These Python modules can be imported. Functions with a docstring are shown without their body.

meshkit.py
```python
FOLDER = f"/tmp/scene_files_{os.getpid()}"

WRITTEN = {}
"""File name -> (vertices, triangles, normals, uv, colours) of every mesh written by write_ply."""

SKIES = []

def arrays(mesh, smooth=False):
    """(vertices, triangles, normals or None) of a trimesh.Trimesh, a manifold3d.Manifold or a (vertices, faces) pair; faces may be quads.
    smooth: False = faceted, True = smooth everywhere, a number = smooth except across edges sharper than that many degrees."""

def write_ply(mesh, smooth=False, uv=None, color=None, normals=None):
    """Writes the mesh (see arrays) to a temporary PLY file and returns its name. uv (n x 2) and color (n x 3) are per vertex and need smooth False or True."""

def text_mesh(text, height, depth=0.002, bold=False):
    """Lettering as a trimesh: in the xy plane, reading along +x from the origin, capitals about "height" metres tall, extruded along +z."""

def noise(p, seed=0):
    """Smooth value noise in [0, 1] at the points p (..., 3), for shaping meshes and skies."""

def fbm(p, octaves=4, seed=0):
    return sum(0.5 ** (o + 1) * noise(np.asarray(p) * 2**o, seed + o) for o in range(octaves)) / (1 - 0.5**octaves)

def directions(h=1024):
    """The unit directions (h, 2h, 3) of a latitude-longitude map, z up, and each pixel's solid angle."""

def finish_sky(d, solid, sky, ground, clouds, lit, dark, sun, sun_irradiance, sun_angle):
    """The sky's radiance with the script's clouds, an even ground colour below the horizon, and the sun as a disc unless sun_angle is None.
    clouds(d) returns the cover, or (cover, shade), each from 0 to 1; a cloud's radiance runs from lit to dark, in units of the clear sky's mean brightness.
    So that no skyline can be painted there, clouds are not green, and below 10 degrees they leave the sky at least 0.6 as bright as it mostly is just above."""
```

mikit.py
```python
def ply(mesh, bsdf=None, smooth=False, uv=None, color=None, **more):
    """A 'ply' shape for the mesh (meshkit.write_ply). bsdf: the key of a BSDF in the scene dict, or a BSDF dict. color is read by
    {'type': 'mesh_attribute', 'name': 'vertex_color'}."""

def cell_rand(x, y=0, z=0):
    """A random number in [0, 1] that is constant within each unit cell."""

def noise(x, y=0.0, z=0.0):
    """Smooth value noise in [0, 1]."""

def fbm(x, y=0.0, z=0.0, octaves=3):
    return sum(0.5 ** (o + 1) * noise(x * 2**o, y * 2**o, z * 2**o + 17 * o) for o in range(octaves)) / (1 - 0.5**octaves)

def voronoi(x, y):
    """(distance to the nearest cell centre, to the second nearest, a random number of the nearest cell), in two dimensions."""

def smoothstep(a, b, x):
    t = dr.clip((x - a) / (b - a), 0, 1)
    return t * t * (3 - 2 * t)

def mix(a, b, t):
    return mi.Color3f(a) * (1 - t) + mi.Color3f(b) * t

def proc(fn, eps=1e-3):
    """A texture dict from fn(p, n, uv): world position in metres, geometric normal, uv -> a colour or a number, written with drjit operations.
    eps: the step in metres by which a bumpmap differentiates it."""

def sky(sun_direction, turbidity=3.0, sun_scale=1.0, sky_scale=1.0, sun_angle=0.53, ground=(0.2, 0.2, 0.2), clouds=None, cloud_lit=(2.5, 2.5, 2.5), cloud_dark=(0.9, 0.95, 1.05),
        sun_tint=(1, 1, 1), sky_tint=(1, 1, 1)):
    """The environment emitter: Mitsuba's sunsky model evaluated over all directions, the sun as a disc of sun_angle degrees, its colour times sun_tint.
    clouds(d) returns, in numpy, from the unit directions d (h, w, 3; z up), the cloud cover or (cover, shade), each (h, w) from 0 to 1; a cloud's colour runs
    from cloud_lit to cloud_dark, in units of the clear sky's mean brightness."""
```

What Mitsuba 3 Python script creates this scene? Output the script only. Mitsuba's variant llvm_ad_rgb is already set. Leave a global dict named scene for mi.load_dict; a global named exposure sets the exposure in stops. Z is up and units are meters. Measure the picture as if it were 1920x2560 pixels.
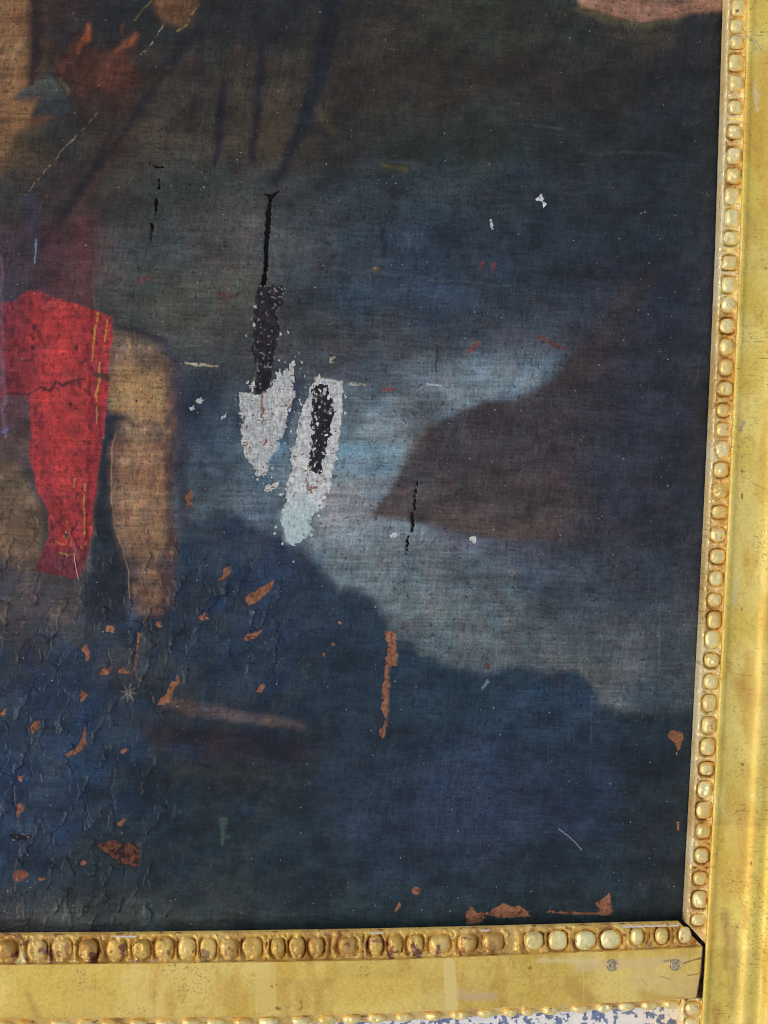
import math, random
import numpy as np, trimesh, shapely
import drjit as dr, mitsuba as mi
import mikit, meshkit
from mikit import proc, ply, noise, fbm, voronoi, cell_rand, smoothstep, mix
from shapely.geometry import Polygon

T = mi.ScalarTransform4f
scene, labels = {}, {}
rng = np.random.default_rng(7)

# ------------------------------------------------------------------ camera, sky, exposure
S = 0.0002            # metres of canvas per unit of the layout (a 1920 x 2560 sheet lying on the canvas)
D = 0.70              # camera height above the canvas
ZC = 0.020            # height of the canvas above the floor
scene['camera'] = {'type': 'perspective', 'fov': 2 * math.degrees(math.atan(960 * S / D)), 'fov_axis': 'x',
                   'to_world': T().look_at(origin=[0, 0, ZC + D], target=[0, 0, ZC], up=[0, 1, 0]),
                   'near_clip': 0.01, 'far_clip': 100.0}
scene['sky'] = mikit.sky((-0.88, -0.20, 0.62), turbidity=3, sun_scale=0.3, sun_angle=20, clouds=lambda d: 1.0, cloud_lit=(1.28, 1.38, 1.55), sun_tint=(0.98, 1.0, 1.06))
exposure = 2.15


def P(u, v, z, zref=None):
    """World point at height z (mm above the canvas) that stands over layout position (u, v) as measured at height zref."""
    zr = (z if zref is None else zref) * 1e-3
    k = (D - zr) / D
    u, v, z = np.broadcast_arrays(np.asarray(u, float), np.asarray(v, float), np.asarray(z, float))
    return np.stack([(u - 960) * S * k, (1280 - v) * S * k, ZC + z * 1e-3], -1)


def lin(*c):
    c = np.array(c, float) / 255
    return [float(x) for x in np.where(c < 0.04045, c / 12.92, ((c + 0.055) / 1.055) ** 2.4)]


def grid_mesh(pts, flip=False):
    n, m = pts.shape[:2]
    i = np.arange(n * m).reshape(n, m)
    q = np.stack([i[:-1, :-1], i[1:, :-1], i[1:, 1:], i[:-1, 1:]], -1).reshape(-1, 4)
    f = np.vstack([q[:, [0, 1, 2]], q[:, [0, 2, 3]]])
    return pts.reshape(-1, 3), (f[:, ::-1] if flip else f)


def join(parts):
    vs, fs, n = [], [], 0
    for v, f in parts:
        vs.append(v); fs.append(np.asarray(f) + n); n += len(v)
    return trimesh.Trimesh(np.vstack(vs), np.vstack(fs), process=False)


def numbered(key):
    if key not in scene:
        return key
    k = 1
    while f'{key}_{k:03d}' in scene:
        k += 1
    return f'{key}_{k:03d}'


def put(key, mesh, bsdf, smooth=30, label=None):
    key = numbered(key)
    scene[key] = ply(mesh, bsdf, smooth)
    if label:
        labels[key] = {'label': label}
    return key


# ------------------------------------------------------------------ materials: gilding, bole, floor, paint, grounds
def layout(p):
    return p.x / S + 960, 1280 - p.y / S


def seg_d(u, v, a, b):
    ax, ay = a; bx, by = b
    dx, dy = bx - ax, by - ay
    t = dr.clip(((u - ax) * dx + (v - ay) * dy) / (dx * dx + dy * dy + 1e-9), 0, 1)
    return dr.sqrt(dr.square(u - ax - t * dx) + dr.square(v - ay - t * dy)), t


def gild(base, bole, amount, leaf=True, seed=0.0, marks=(), pits=0.4, hairs=None):
    b0, b1, b2 = base

    def fn(p, n, uv):
        u0, v0 = layout(p)
        u, v = u0 + seed, v0 + seed * 1.7
        a = fbm(u / 90, v / 90, 3.1, 3)
        c = mix(b0, b1, smoothstep(0.30, 0.70, a))
        c = mix(c, b2, smoothstep(0.50, 0.72, fbm(u / 46 + 9, v / 130 + 4, 5.0, 3)) * 0.7)
        c = mix(c, b2 if not leaf else bole, smoothstep(0.60, 0.80, fbm(u / 16 + 2, v / 16, 25.0, 4)) * 0.14)
        if leaf:                                     # overlapping squares of leaf
            sq = cell_rand(dr.floor((u + 40 * noise(v / 300)) / 215), dr.floor((v + 15) / 305), 7)
            c = c * (0.91 + 0.18 * sq)
        g = noise(u / 2.6, v / 2.6, 1.0) * 0.6 + noise(u / 6, v / 6, 2.0) * 0.4
        c = c * (0.84 + 0.32 * g)
        wu, wv = u0 + 16 * (fbm(u0 / 14, v0 / 14, 6.0, 3) - 0.5), v0 + 16 * (fbm(u0 / 14 + 40, v0 / 14, 7.0, 3) - 0.5)
        for pts, w, soft, col, k in marks:
            c = mix(c, col, stroke(wu if soft > 2 else u0, wv if soft > 2 else v0, pts, w, soft) * k)
        rub = fbm(u / 20 + 3, v / 20, p.z * 900 + 2, 4)
        c = mix(c, bole, smoothstep(1 - amount, 1 - amount + 0.09, rub) * 0.8)
        pit = noise(u / 3.2 + 31, v / 3.2, 9.0) * smoothstep(0.54, 0.74, fbm(u / 70, v / 70, 8.0, 2))
        c = mix(c, bole, smoothstep(0.66, 0.86, pit) * pits)
        if hairs is not None:                        # age cracks across the run of the wood
            ha, hb = (u0, v0) if hairs == 'level' else (v0, u0)
            c = mix(c, bole, smoothstep(0.80, 0.90, noise(ha / 15, hb / 1.5, 77)) * smoothstep(0.50, 0.68, fbm(ha / 50, hb / 120, 78.0, 2)) * 0.6)
        return dr.minimum(c * 1.24, 0.92)
    return fn


BOLE = lin(112, 66, 44)
RED = lin(98, 44, 44)
DRK = lin(84, 64, 40)
gold = dict(type='principled', metallic=0.5, roughness=0.40, specular=0.5)
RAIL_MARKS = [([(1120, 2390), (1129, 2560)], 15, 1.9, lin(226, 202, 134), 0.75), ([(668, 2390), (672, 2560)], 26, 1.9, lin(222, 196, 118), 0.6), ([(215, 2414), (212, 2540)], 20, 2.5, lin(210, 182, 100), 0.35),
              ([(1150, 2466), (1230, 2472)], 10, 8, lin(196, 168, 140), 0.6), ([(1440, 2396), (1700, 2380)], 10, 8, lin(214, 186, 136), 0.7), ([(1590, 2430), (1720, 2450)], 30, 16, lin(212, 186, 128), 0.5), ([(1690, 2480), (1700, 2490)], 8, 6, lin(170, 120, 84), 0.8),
              ([(1420, 2440), (1470, 2490)], 22, 12, lin(182, 140, 70), 0.6), ([(1600, 2470), (1660, 2480)], 16, 12, lin(188, 150, 66), 0.6), ([(1340, 2380), (1480, 2384)], 6, 5, lin(220, 200, 140), 0.7),
              ([(1450, 2390), (1451, 2505)], 0.7, 1.2, lin(226, 206, 150), 0.6), ([(1706, 2418), (1722, 2416), (1736, 2412)], 1.1, 1.2, DRK, 0.85), ([(1638, 2420), (1664, 2428)], 0.8, 1.2, DRK, 0.6), ([(1696, 2388), (1720, 2380), (1738, 2376)], [2, 1.5, 3], 1.5, lin(110, 82, 56), 0.8),
              ([(1560, 2488), (1578, 2492), (1590, 2502)], 0.8, 1.2, DRK, 0.7), ([(1590, 2426), (1605, 2442)], 0.7, 1.2, DRK, 0.5), ([(1734, 2385), (1736, 2440), (1730, 2470)], 2.2, 2, lin(196, 160, 70), 0.7), ([(1744, 2404), (1756, 2402)], 0.8, 1.2, DRK, 0.7),
              ([(1648, 2385), (1660, 2384)], [4, 5], 2.2, lin(150, 132, 104), 0.8), ([(474, 2468), (462, 2486)], 1.2, 1.5, lin(150, 104, 56), 0.6), ([(698, 2496), (704, 2498)], 3.5, 2.2, lin(120, 74, 44), 0.8), ([(796, 2522), (798, 2523)], 2.6, 2, lin(120, 74, 44), 0.8),
              ([(756, 2480), (756, 2500)], 2.6, 2.2, lin(132, 84, 48), 0.7), ([(684, 2444), (686, 2446)], 2, 1.6, lin(120, 80, 50), 0.7), ([(90, 2468), (100, 2500), (110, 2530)], [5, 9, 16], 10, lin(172, 124, 66), 0.45), ([(20, 2540), (120, 2536)], 6, 6, lin(160, 106, 60), 0.5),
              ([(395, 2414), (396, 2540)], 0.6, 1.2, lin(160, 120, 60), 0.4), ([(252, 2412), (250, 2480)], 0.6, 1.2, lin(160, 120, 60), 0.5), ([(876, 2520), (878, 2512)], 2.2, 1.6, lin(232, 226, 220), 0.9)]
STRIP_MARKS = [([(270, 2400), (298, 2402)], 5, 2.4, RED, 0.9), ([(117, 2358), (138, 2366), (138, 2388)], [7, 8, 4], 2.4, lin(110, 74, 76), 0.8), ([(50, 2365), (46, 2398)], [5, 4], 2.4, RED, 0.8), ([(244, 2366), (246, 2388)], [5, 6], 2.4, RED, 0.85), ([(316, 2352), (318, 2378)], [6, 5], 2.4, RED, 0.8),
               ([(178, 2352), (180, 2368)], 7, 3, lin(140, 72, 46), 0.7), ([(400, 2396), (428, 2398)], 5, 2.4, RED, 0.85), ([(806, 2392), (845, 2392)], [4, 5], 2.4, RED, 0.9), ([(916, 2390), (920, 2345), (950, 2332), (968, 2346)], [3, 4, 5, 5], 2.4, lin(140, 92, 82), 0.8), ([(980, 2352), (978, 2372)], [5, 8], 2.4, lin(116, 66, 66), 0.85),
               ([(962, 2388), (980, 2388)], 5, 2.4, lin(120, 96, 90), 0.8), ([(1035, 2350), (1040, 2368)], [9, 10], 2.2, lin(112, 76, 82), 0.85), ([(1018, 2396), (1038, 2397)], 3, 2.2, DRK, 0.9), ([(1092, 2348), (1093, 2372)], [6, 4], 2.4, lin(116, 74, 72), 0.85), ([(1158, 2352), (1150, 2376)], [5, 4], 2.4, lin(150, 82, 40), 0.8),
               ([(1300, 2350), (1310, 2372)], [10, 9], 5, lin(140, 92, 44), 0.7), ([(1225, 2350), (1230, 2375)], [9, 7], 5, lin(130, 96, 60), 0.6), ([(1430, 2340), (1436, 2380)], [8, 10], 5, lin(140, 100, 48), 0.6), ([(1580, 2340), (1584, 2384)], [4, 6], 3, lin(150, 134, 124), 0.7), ([(1620, 2345), (1622, 2386)], [6, 6], 3, lin(150, 136, 120), 0.7),
               ([(1720, 2380), (1750, 2368)], 8, 4, lin(150, 124, 66), 0.7), ([(520, 2368), (524, 2384)], [8, 5], 3, lin(110, 76, 80), 0.7), ([(70, 2374), (64, 2392)], [6, 9], 3, lin(226, 214, 170), 0.7), ([(345, 2392), (352, 2396)], 9, 4, lin(216, 190, 172), 0.7), ([(395, 2388), (402, 2392)], 8, 4, lin(216, 196, 176), 0.7)]
STILE_MARKS = [([(1798, 2270), (1806, 2330), (1800, 2400)], [10, 13, 6], 12, lin(160, 112, 66), 0.6), ([(1826, 2300), (1822, 2420), (1815, 2500)], [5, 9, 5], 10, lin(150, 116, 76), 0.5), ([(1778, 2500), (1776, 2560)], 8, 9, lin(172, 120, 72), 0.5), ([(1848, 2250), (1846, 2300)], 5, 8, lin(160, 110, 58), 0.5),
               ([(1870, 2200), (1862, 2560)], 8, 8, lin(214, 196, 96), 0.5), ([(1850, 1900), (1840, 2200)], 10, 12, lin(186, 146, 70), 0.4), ([(1840, 1700), (1870, 1740)], 20, 24, lin(184, 142, 68), 0.6), ([(1880, 1500), (1870, 1850)], 12, 14, lin(222, 196, 112), 0.45), ([(1900, 150), (1890, 420)], 12, 24, lin(196, 148, 62), 0.55),
               ([(1872, 225), (1880, 290)], [2, 5], 5, lin(220, 206, 180), 0.7), ([(1842, 1060), (1838, 1076)], [5, 6], 3, lin(150, 150, 128), 0.7), ([(1920, 880), (1918, 915)], [6, 9], 3, lin(142, 108, 84), 0.8), ([(1862, 1205), (1892, 1222)], 0.8, 1.4, lin(140, 106, 60), 0.7), ([(1828, 1440), (1822, 1500)], [3, 6], 5, lin(196, 190, 160), 0.5)]


def gold_bump(p, n, uv):
    u, v = layout(p)
    return fbm(u / 7, v / 7, 3.0, 3) * 1.2 + fbm(u / 45, v / 45, 5.0, 2) * 2.5


scene['gilding'] = {'type': 'twosided', 'bsdf': {'type': 'bumpmap', 'scale': 0.00006, 'arbitrary': proc(gold_bump, 3e-4), 'bsdf': {**gold, 'base_color': proc(gild((lin(210, 180, 90), lin(220, 193, 110), lin(198, 160, 74)), BOLE, 0.24, marks=RAIL_MARKS))}}}
scene['gilding_pale'] = {'type': 'twosided', 'bsdf': {'type': 'bumpmap', 'scale': 0.00006, 'arbitrary': proc(gold_bump, 3e-4), 'bsdf': {**gold, 'roughness': 0.6, 'metallic': 0.35, 'specular': 0.3, 'base_color': proc(gild((lin(210, 186, 92), lin(222, 202, 118), lin(202, 166, 76)), BOLE, 0.23, True, 400.0, marks=STILE_MARKS, hairs='level'))}}}
scene['gilding_bead'] = {'type': 'twosided', 'bsdf': {**gold, 'roughness': 0.46, 'base_color': proc(gild((lin(224, 203, 140), lin(234, 216, 164), lin(208, 178, 98)), BOLE, 0.28, False, 90.0))}}
scene['gilding_worn'] = {'type': 'twosided', 'bsdf': {**gold, 'metallic': 0.4, 'roughness': 0.32, 'base_color': proc(gild((lin(220, 200, 144), lin(230, 214, 176), lin(196, 164, 96)), lin(120, 84, 60), 0.31, False, 210.0))}}
scene['gilding_rubbed'] = {'type': 'twosided', 'bsdf': {**gold, 'metallic': 0.35, 'roughness': 0.48, 'base_color': proc(gild((lin(196, 162, 84), lin(212, 184, 112), lin(164, 120, 62)), lin(112, 60, 46), 0.37, False, 610.0, marks=STRIP_MARKS))}}
scene['bole'] = {'type': 'twosided', 'bsdf': {'type': 'principled', 'roughness': 0.6, 'base_color': proc(lambda p, n, uv: mix(lin(104, 42, 40), lin(66, 34, 30), noise(p.x * 900, p.y * 900, p.z * 900)))}}
scene['chalk'] = {'type': 'twosided', 'bsdf': {'type': 'principled', 'roughness': 0.7, 'base_color': {'type': 'rgb', 'value': lin(222, 214, 210)}}}
scene['iron'] = {'type': 'twosided', 'bsdf': {'type': 'principled', 'roughness': 0.4, 'metallic': 0.5, 'base_color': proc(lambda p, n, uv: mix(lin(206, 194, 160), lin(140, 116, 84), noise(p.x * 1500, p.y * 1500, 3.0)))}}
scene['fibre_stuff'] = {'type': 'principled', 'roughness': 0.5, 'base_color': {'type': 'rgb', 'value': lin(205, 200, 200)}}


def floor_fn(p, n, uv):
    x, y = p.x * 1000, p.y * 1000
    c = mix(lin(238, 241, 248), lin(220, 227, 242), fbm(x / 9, y / 9, 0, 3))
    m = smoothstep(0.50, 0.58, fbm(x / 2.2 + 5, y / 2.2, 2.0, 4) + 0.5 * (fbm(x / 14, y / 14 + 3, 6.0, 3) - 0.46))
    c = mix(c, mix(lin(92, 122, 176), lin(60, 78, 130), noise(x / 1.3, y / 1.3)), m * 0.9)
    return c


scene['speckle'] = {'type': 'principled', 'roughness': 0.45, 'base_color': proc(floor_fn)}

# ------------------------------------------------------------------ the picture that is painted on the canvas
def pigment(*c):
    c = np.array(lin(*c)); g = c @ [0.25, 0.6, 0.15]
    return [float(x) for x in 0.97 * c + 0.03 * g]


CTRL = []


def row(v, *uc):
    for u, c in uc:
        CTRL.append((u, v, pigment(*c)))


row(50, (30, (124, 90, 62)), (130, (50, 38, 42)), (230, (46, 42, 44)), (340, (38, 42, 44)), (560, (44, 44, 46)), (700, (38, 40, 44)), (860, (50, 46, 44)), (1020, (54, 50, 46)), (1200, (54, 55, 48)), (1400, (48, 50, 46)), (1600, (60, 52, 44)), (1780, (42, 44, 48)))
row(200, (30, (110, 82, 58)), (130, (50, 42, 44)), (260, (70, 48, 42)), (420, (56, 50, 46)), (560, (58, 52, 47)), (740, (58, 52, 47)), (920, (56, 48, 44)), (1100, (52, 47, 43)), (1300, (50, 46, 43)), (1500, (44, 43, 43)), (1740, (38, 40, 46)))
row(350, (40, (86, 68, 50)), (160, (46, 46, 46)), (280, (60, 50, 44)), (440, (68, 60, 52)), (560, (64, 57, 52)), (690, (72, 62, 50)), (820, (46, 44, 43)), (1000, (48, 49, 46)), (1200, (48, 53, 51)), (1450, (42, 45, 48)), (1730, (36, 40, 46)))
row(480, (40, (58, 54, 54)), (140, (60, 48, 50)), (330, (58, 54, 51)), (450, (54, 58, 58)), (580, (64, 64, 62)), (740, (54, 58, 62)), (920, (50, 58, 64)), (1100, (52, 62, 68)), (1300, (46, 54, 62)), (1500, (42, 48, 56)), (1730, (38, 44, 52)))
row(610, (20, (70, 54, 62)), (120, (70, 50, 54)), (215, (90, 54, 58)), (310, (70, 72, 72)), (430, (64, 68, 70)), (560, (86, 80, 77)), (660, (76, 80, 84)), (780, (62, 66, 72)), (920, (50, 59, 70)), (1020, (48, 60, 76)), (1170, (44, 54, 66)), (1400, (42, 50, 62)), (1660, (40, 46, 56)))
row(745, (30, (60, 56, 68)), (150, (84, 54, 60)), (310, (72, 74, 72)), (450, (76, 74, 70)), (580, (80, 78, 74)), (760, (60, 65, 72)), (900, (54, 66, 80)), (1100, (52, 66, 84)), (1300, (52, 60, 72)), (1500, (48, 52, 64)), (1710, (42, 46, 60)))
row(865, (450, (70, 72, 70)), (600, (74, 74, 74)), (800, (68, 70, 74)), (960, (72, 74, 80)), (1150, (62, 69, 80)), (1300, (68, 72, 82)), (1500, (52, 54, 66)), (1710, (44, 48, 60)))
row(955, (30, (96, 60, 66)), (480, (52, 58, 72)), (570, (60, 66, 76)), (790, (74, 80, 92)), (910, (76, 84, 98)), (1050, (92, 103, 112)), (1200, (104, 120, 132)), (1310, (94, 110, 124)), (1450, (58, 58, 66)), (1700, (46, 50, 62)))
row(1060, (30, (86, 62, 66)), (480, (48, 58, 78)), (560, (56, 70, 84)), (830, (98, 114, 130)), (950, (116, 130, 136)), (1080, (84, 84, 92)), (1300, (62, 58, 66)), (1550, (52, 52, 64)), (1710, (44, 48, 60)))
row(1160, (30, (86, 72, 68)), (500, (62, 80, 98)), (620, (82, 100, 114)), (870, (104, 128, 140)), (960, (104, 122, 134)), (1200, (66, 60, 66)), (1450, (62, 57, 65)), (1700, (46, 49, 61)))
row(1255, (30, (88, 74, 66)), (500, (80, 94, 104)), (620, (92, 106, 118)), (850, (128, 134, 142)), (940, (110, 114, 122)), (1150, (74, 66, 69)), (1350, (72, 63, 65)), (1550, (60, 57, 66)), (1710, (46, 50, 62)))
row(1350, (520, (62, 74, 88)), (700, (84, 98, 112)), (850, (112, 124, 133)), (1000, (108, 118, 128)), (1150, (88, 93, 106)), (1300, (72, 74, 87)), (1500, (62, 62, 73)), (1700, (50, 54, 66)))
row(1450, (640, (58, 70, 92)), (780, (84, 96, 108)), (900, (98, 112, 120)), (1050, (99, 110, 116)), (1200, (84, 94, 104)), (1400, (66, 74, 88)), (1670, (56, 62, 74)))
row(1560, (800, (64, 78, 92)), (950, (84, 96, 104)), (1100, (98, 108, 112)), (1250, (92, 102, 108)), (1400, (76, 84, 94)), (1670, (64, 70, 80)))
row(1660, (950, (70, 82, 94)), (1100, (84, 94, 102)), (1250, (86, 95, 102)), (1400, (90, 96, 100)), (1550, (82, 88, 94)), (1690, (68, 76, 86)))
row(1760, (1300, (72, 80, 90)), (1520, (92, 96, 99)), (1660, (66, 78, 90)))

DARK = []


def drow(v, *uc):
    for u, c in uc:
        DARK.append((u, v, [a * b for a, b in zip(pigment(*c), (0.90, 1.03, 0.92))]))


drow(1400, (30, (70, 66, 74)), (200, (50, 52, 62)), (500, (44, 54, 72)), (650, (44, 54, 76)), (800, (44, 54, 76)))
drow(1530, (30, (68, 64, 72)), (170, (64, 62, 70)), (280, (40, 50, 66)), (480, (42, 52, 70)), (640, (42, 55, 80)), (820, (42, 54, 74)), (1000, (42, 54, 72)))
drow(1660, (50, (48, 54, 72)), (200, (44, 54, 76)), (340, (54, 54, 62)), (480, (40, 52, 72)), (640, (40, 54, 78)), (850, (36, 48, 66)), (1100, (40, 54, 74)), (1400, (44, 56, 74)))
drow(1780, (60, (38, 50, 72)), (250, (40, 52, 76)), (480, (44, 48, 60)), (700, (38, 46, 60)), (900, (36, 47, 64)), (1150, (38, 51, 70)), (1400, (42, 56, 78)), (1680, (36, 46, 60)))
drow(1900, (60, (42, 56, 82)), (250, (40, 54, 76)), (480, (38, 44, 56)), (700, (38, 42, 54)), (900, (38, 48, 66)), (1150, (46, 56, 80)), (1400, (40, 50, 70)), (1680, (34, 42, 56)))
drow(2030, (60, (42, 58, 86)), (250, (36, 48, 66)), (480, (34, 44, 56)), (700, (36, 46, 57)), (950, (44, 53, 74)), (1180, (52, 60, 86)), (1420, (44, 52, 76)), (1670, (36, 42, 52)))
drow(2150, (60, (40, 52, 74)), (250, (35, 45, 58)), (480, (33, 43, 54)), (750, (36, 46, 58)), (980, (43, 52, 71)), (1220, (46, 56, 75)), (1430, (38, 47, 62)), (1670, (38, 42, 51)))
drow(2245, (60, (48, 54, 66)), (250, (42, 48, 56)), (480, (42, 46, 53)), (750, (38, 46, 57)), (980, (42, 51, 64)), (1220, (42, 52, 66)), (1430, (39, 47, 58)), (1660, (40, 45, 53)))
drow(2285, (60, (46, 50, 60)), (250, (44, 48, 56)), (420, (46, 50, 57)), (600, (44, 50, 58)))
drow(2335, (50, (92, 80, 84)), (160, (112, 108, 104)), (280, (84, 80, 88)), (380, (114, 116, 116)), (520, (90, 94, 96)), (720, (58, 64, 70)), (920, (48, 62, 68)), (1220, (44, 57, 64)), (1450, (44, 55, 64)), (1660, (42, 48, 56)))


def blend_points(u, v, pts, ru, rv):
    """Wet-in-wet passages: normalised falloff between the palette's dabs."""
    w_, c0, c1, c2 = mi.Float(1e-12), mi.Float(0), mi.Float(0), mi.Float(0)
    for (pu, pv, c) in pts:
        w = dr.exp2(-(dr.square((u - pu) * (1 / ru)) + dr.square((v - pv) * (1 / rv))))
        w_ += w; c0 += w * c[0]; c1 += w * c[1]; c2 += w * c[2]
    return mi.Color3f(c0 / w_, c1 / w_, c2 / w_)


def poly_mask(u, v, pts, soft):
    """1 inside the polygon, fading over soft units across its outline."""
    d2 = mi.Float(1e12)
    inside = mi.Bool(False)
    for a, b in zip(pts, pts[1:] + pts[:1]):
        ex, ey = b[0] - a[0], b[1] - a[1]
        wx, wy = u - a[0], v - a[1]
        t = dr.clip((wx * ex + wy * ey) * (1 / (ex * ex + ey * ey + 1e-9)), 0, 1)
        d2 = dr.minimum(d2, dr.square(wx - ex * t) + dr.square(wy - ey * t))
        if ey != 0:
            cross = ((v < a[1]) != (v < b[1])) & (wx < wy * (ex / ey))
            inside = inside ^ cross
    d = dr.sqrt(d2)
    d = dr.select(inside, d, -d)
    return smoothstep(-soft, soft, d)


def stroke(u, v, pts, w, soft):
    """Brush stroke: polyline with a width per point."""
    best = mi.Float(-1e6)
    ws = w if isinstance(w, (list, tuple)) else [w] * len(pts)
    for a, b, wa, wb in zip(pts, pts[1:], ws, ws[1:]):
        d, t = seg_d(u, v, a, b)
        best = dr.maximum(best, wa + (wb - wa) * t - d)
    return smoothstep(-soft, soft, best)


HILL = [(-60, 1400), (120, 1440), (215, 1430), (330, 1560), (420, 1500), (440, 1360), (480, 1310), (540, 1275), (600, 1290), (655, 1335), (720, 1345), (770, 1385), (800, 1430), (842, 1470), (905, 1478), (945, 1512), (975, 1570), (1010, 1612), (1080, 1640), (1150, 1668), (1210, 1690), (1290, 1664), (1360, 1672), (1440, 1678), (1478, 1705), (1490, 1760), (1560, 1778), (1650, 1782), (1760, 1762), (1800, 2420), (-60, 2420)]
ROCK = [(1500, 868), (1420, 920), (1345, 972), (1290, 1000), (1200, 1004), (1150, 1032), (1080, 1066), (1050, 1092), (1022, 1132), (1000, 1172), (985, 1212), (955, 1250), (925, 1290), (1040, 1306), (1130, 1330), (1250, 1346), (1350, 1352), (1520, 1366), (1640, 1300), (1660, 1000), (1640, 820)]
STOCKING = [(71, 721), (102, 731), (231, 773), (284, 792), (281, 841), (271, 949), (262, 1057), (251, 1142), (241, 1226), (231, 1285), (224, 1372), (193, 1448), (135, 1436), (92, 1428), (96, 1396), (120, 1349), (123, 1280), (100, 1238), (77, 1161), (73, 1026), (69, 985), (-20, 990), (-20, 757), (40, 750)]
LEG = [(282, 828), (330, 835), (385, 862), (424, 905), (434, 960), (440, 1060), (434, 1160), (430, 1250), (442, 1340), (438, 1430), (430, 1500), (400, 1548), (360, 1556), (330, 1535), (318, 1440), (300, 1370), (285, 1310), (277, 1240), (279, 1130), (291, 1072), (318, 1042), (268, 1022), (272, 900)]
WEDGE = [(263, 1040), (320, 1030), (328, 1058), (292, 1078), (281, 1130), (277, 1240), (290, 1325), (318, 1430), (318, 1560), (215, 1560), (226, 1400), (238, 1280), (252, 1140)]


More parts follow.
